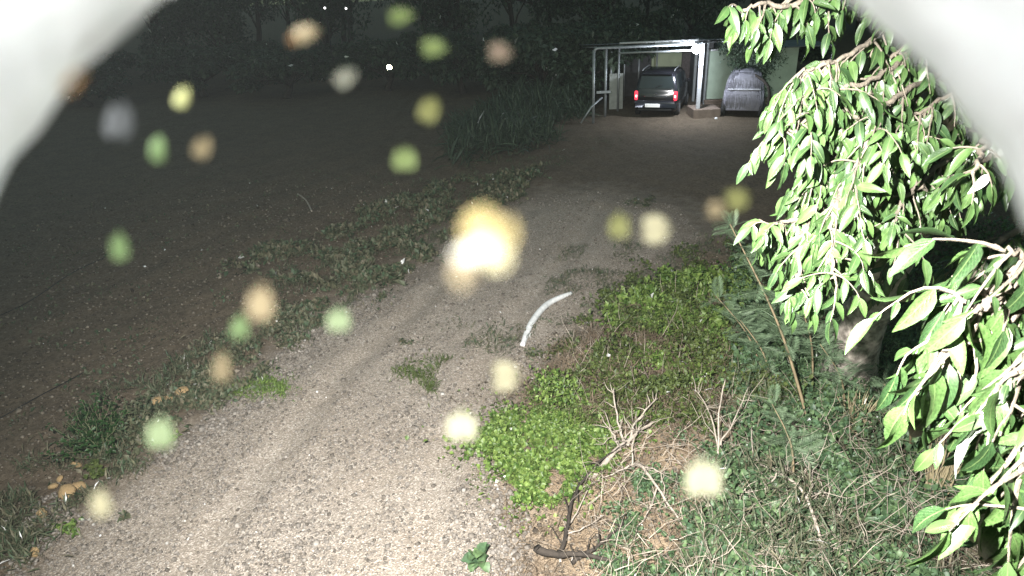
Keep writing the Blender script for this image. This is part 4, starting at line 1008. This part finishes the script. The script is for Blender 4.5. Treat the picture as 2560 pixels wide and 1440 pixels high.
# ------------------------------------------------------------------ insects close to the lens
def bugmat(nm, c): return mat(nm, c, .6, .15, 900)
BC = {'lime': (.24, .31, .11), 'green': (.21, .31, .13), 'olive': (.26, .26, .09), 'tan': (.33, .26, .15), 'peach': (.29, .22, .16), 'orange': (.16, .08, .02), 'cream': (.60, .55, .36), 'white': (.95, .88, .60), 'grey': (.30, .30, .24), 'dim': (.0025, .0035, .0025), 'pale': (.40, .50, .28)}
BM = {k: bugmat('insect_'+k, v) for k, v in BC.items()}
def bug(px, py, w, h, ang, col, label, dist=.095, name='flying_insect', blur=True, col2=None):
    k = dist/FPX; c_ = 2.1e-3*FPX/dist if blur else 0      # px of defocus
    q_ = .34 if col in ('white', 'cream', 'pale') else .52; L = max(8, max(w, h)-c_*q_)*k; Wd = max(6, min(w, h)-c_*q_)*k
    a = R(ang) + (math.pi/2 if h > w else 0)
    e = empty(name, P(px, py, dist), 0, label, 'insect', 'insects hovering in front of the lens')
    ex = RT*math.cos(a)+UP*math.sin(a); ey = -RT*math.sin(a)+UP*math.cos(a); ez = ex.cross(ey)
    e.rotation_mode = 'QUATERNION'; e.rotation_quaternion = Matrix((ex, ey, ez)).transposed().to_quaternion()
    b = MB(); b.tube([(-L*.5, 0, 0), (-L*.44, 0, 0), (-L*.25, 0, 0), (0, 0, 0), (L*.2, 0, 0), (L*.3, 0, 0), (L*.36, 0, 0), (L*.46, 0, 0), (L*.5, 0, 0)], [L*.03, L*.08, L*.13, L*.14, L*.11, L*.07, L*.10, L*.08, L*.02], 10)
    b.build('body', BM[col2 or col], e, True)
    for s_ in (-1, 1):
        n = 14; top = []
        for i in range(n):
            t = 2*math.pi*i/n; x = -L*.08+L*.42*math.cos(t); y = s_*(Wd*.27+Wd*.25*math.sin(t)*(1-.25*math.cos(t)))
            top.append((x, y, L*.10+L*.05*abs(y)/Wd))
        wb = MB(); wb.add(top+[(x, y, z-L*.02) for x, y, z in top], [tuple(range(n)), tuple(range(2*n-1, n-1, -1))]+[(i, i+n, (i+1) % n+n, (i+1) % n) for i in range(n)])
        wb.build('wing', BM[col], e)
    return e
bug(1005, 42, 76, 50, 15, 'lime', 'pale lime insect blur, topmost and near the middle of the frame')
bug(768, 86, 78, 56, 20, 'tan', 'tan insect blur with an orange end near the top left')
bug(735, 100, 46, 38, 25, 'orange', 'small orange insect blur touching the tan one')
bug(1087, 121, 78, 56, 3, 'lime', 'lime insect blur below right of the topmost one')
bug(1252, 133, 74, 60, 0, 'peach', 'peach coloured insect blur at upper centre right')
bug(867, 195, 76, 56, 38, 'grey', 'cream grey slanting insect blur at upper centre left')
bug(185, 203, 84, 44, 52, 'orange', 'orange insect blur at the edge of the left hood', .055)
bug(458, 243, 46, 66, -18, 'olive', 'small yellow green slanting insect blur left of centre')
bug(305, 300, 78, 104, -8, 'dim', 'large faint grey insect blur by the left hood')
bug(1075, 274, 64, 84, -22, 'olive', 'olive insect blur under the two lime ones')
bug(398, 372, 50, 78, 0, 'green', 'green oval insect blur, left of a tan one')
bug(510, 368, 54, 72, -25, 'tan', 'tan slanting insect blur right of the green oval one')
bug(1013, 396, 72, 78, 0, 'lime', 'round lime insect blur above the grass strip')
bug(302, 615, 52, 80, 8, 'green', 'lone green insect blur over the dark left field')
bug(655, 755, 80, 110, 0, 'tan', 'large soft tan insect blur over the gravel edge', .075)
bug(602, 815, 58, 76, 0, 'green', 'green insect blur just below the large soft tan one')
bug(848, 797, 64, 72, 0, 'pale', 'pale green insect blur over the gravel track')
bug(558, 915, 56, 88, 0, 'tan', 'dull tan upright insect blur at the grass edge')
bug(405, 1078, 66, 82, 0, 'pale', 'pale green insect blur over the small gravel-edge bush')
bug(256, 1254, 50, 72, 12, 'cream', 'pale yellow insect blur at lower left')
bug(1155, 1060, 80, 88, 0, 'white', 'round cream insect blur by the green ground cover')
bug(1268, 940, 82, 82, 0, 'cream', 'round dull cream insect blur right of the gravel track')
bug(1755, 1188, 92, 104, 0, 'white', 'brightest round insect blur over the dead branches')
bug(1547, 563, 66, 86, 0, 'olive', 'golden oval insect blur left of a white one')
bug(1642, 574, 84, 78, 0, 'cream', 'round white insect blur right of the golden oval one')
bug(1845, 498, 78, 66, 20, 'olive', 'olive insect blur at the left edge of the tree')
bug(1792, 524, 66, 58, 0, 'tan', 'tan insect blur overlapping the olive one by the tree')
bug(974, 169, 11, 9, 0, 'cream', 'tiny sharp pale insect speck under the lime blurs', 1.2, blur=False)
# the large moth
BM['blaze'] = mat('moth_white_scales', (.92, .90, .80), .5, .05, 900)
BM['gold'] = mat('moth_golden_wing', (.42, .33, .13), .6, .15, 900)
mdist = .042; e = empty('moth', P(1200, 620, mdist), 0, 'large glaring yellow-white moth blurred close to the lens at the centre', 'insect')
def MP(px, py, dz=0.0): return P(px, py, mdist+dz)-P(1200, 620, mdist)
def blob(pts, r, nm, m, n=10): MB().tube([MP(*p) for p in pts], r, n).build(nm, m, e, True)
u1 = mdist/FPX
blob([(1135, 642), (1150, 638), (1180, 628), (1215, 612), (1240, 602)], [4*u1, 13*u1, 20*u1, 17*u1, 5*u1], 'body', BM['blaze'])
def wing(poly, dz, m):
    n = len(poly); f = [MP(x, y, dz) for x, y in poly]; bk = [MP(x, y, dz+.0004) for x, y in poly]
    MB().add(f+bk, [tuple(range(n))[::-1], tuple(range(n, 2*n))]+[(i, (i+1) % n, (i+1) % n+n, i+n) for i in range(n)]).build('wing', m, e)
wing([(1160, 610), (1158, 560), (1180, 530), (1215, 520), (1240, 545), (1245, 600), (1200, 620)], .0012, BM['gold'])
wing([(1210, 610), (1240, 560), (1280, 550), (1290, 590), (1270, 620)], .0016, BM['gold'])
wing([(1200, 600), (1250, 600), (1275, 640), (1255, 675), (1215, 665), (1190, 640)], .0008, mat('moth_pale_wing', (.62, .56, .34), .6, .1, 900))
wing([(1140, 645), (1180, 650), (1175, 700), (1150, 720), (1130, 690)], .002, BM['tan'])

# ------------------------------------------------------------------ damp night air
hz = MB().box((0, 100, 6.0), (330, 330, 16.0)).mesh('haze'); hm = bpy.data.materials.new('damp_air'); hm.use_nodes = True
hn = hm.node_tree; hn.nodes.remove(hn.nodes['Principled BSDF']); pv = hn.nodes.new('ShaderNodeVolumePrincipled')
pv.inputs['Color'].default_value = (.85, .93, .95, 1); pv.inputs['Density'].default_value = 0.00045; pv.inputs['Anisotropy'].default_value = .3
hn.links.new(pv.outputs[0], hn.nodes['Material Output'].inputs['Volume'])
props(link('haze', hz, hm), 'thin damp night air around the lamps', 'haze', None, 'stuff')
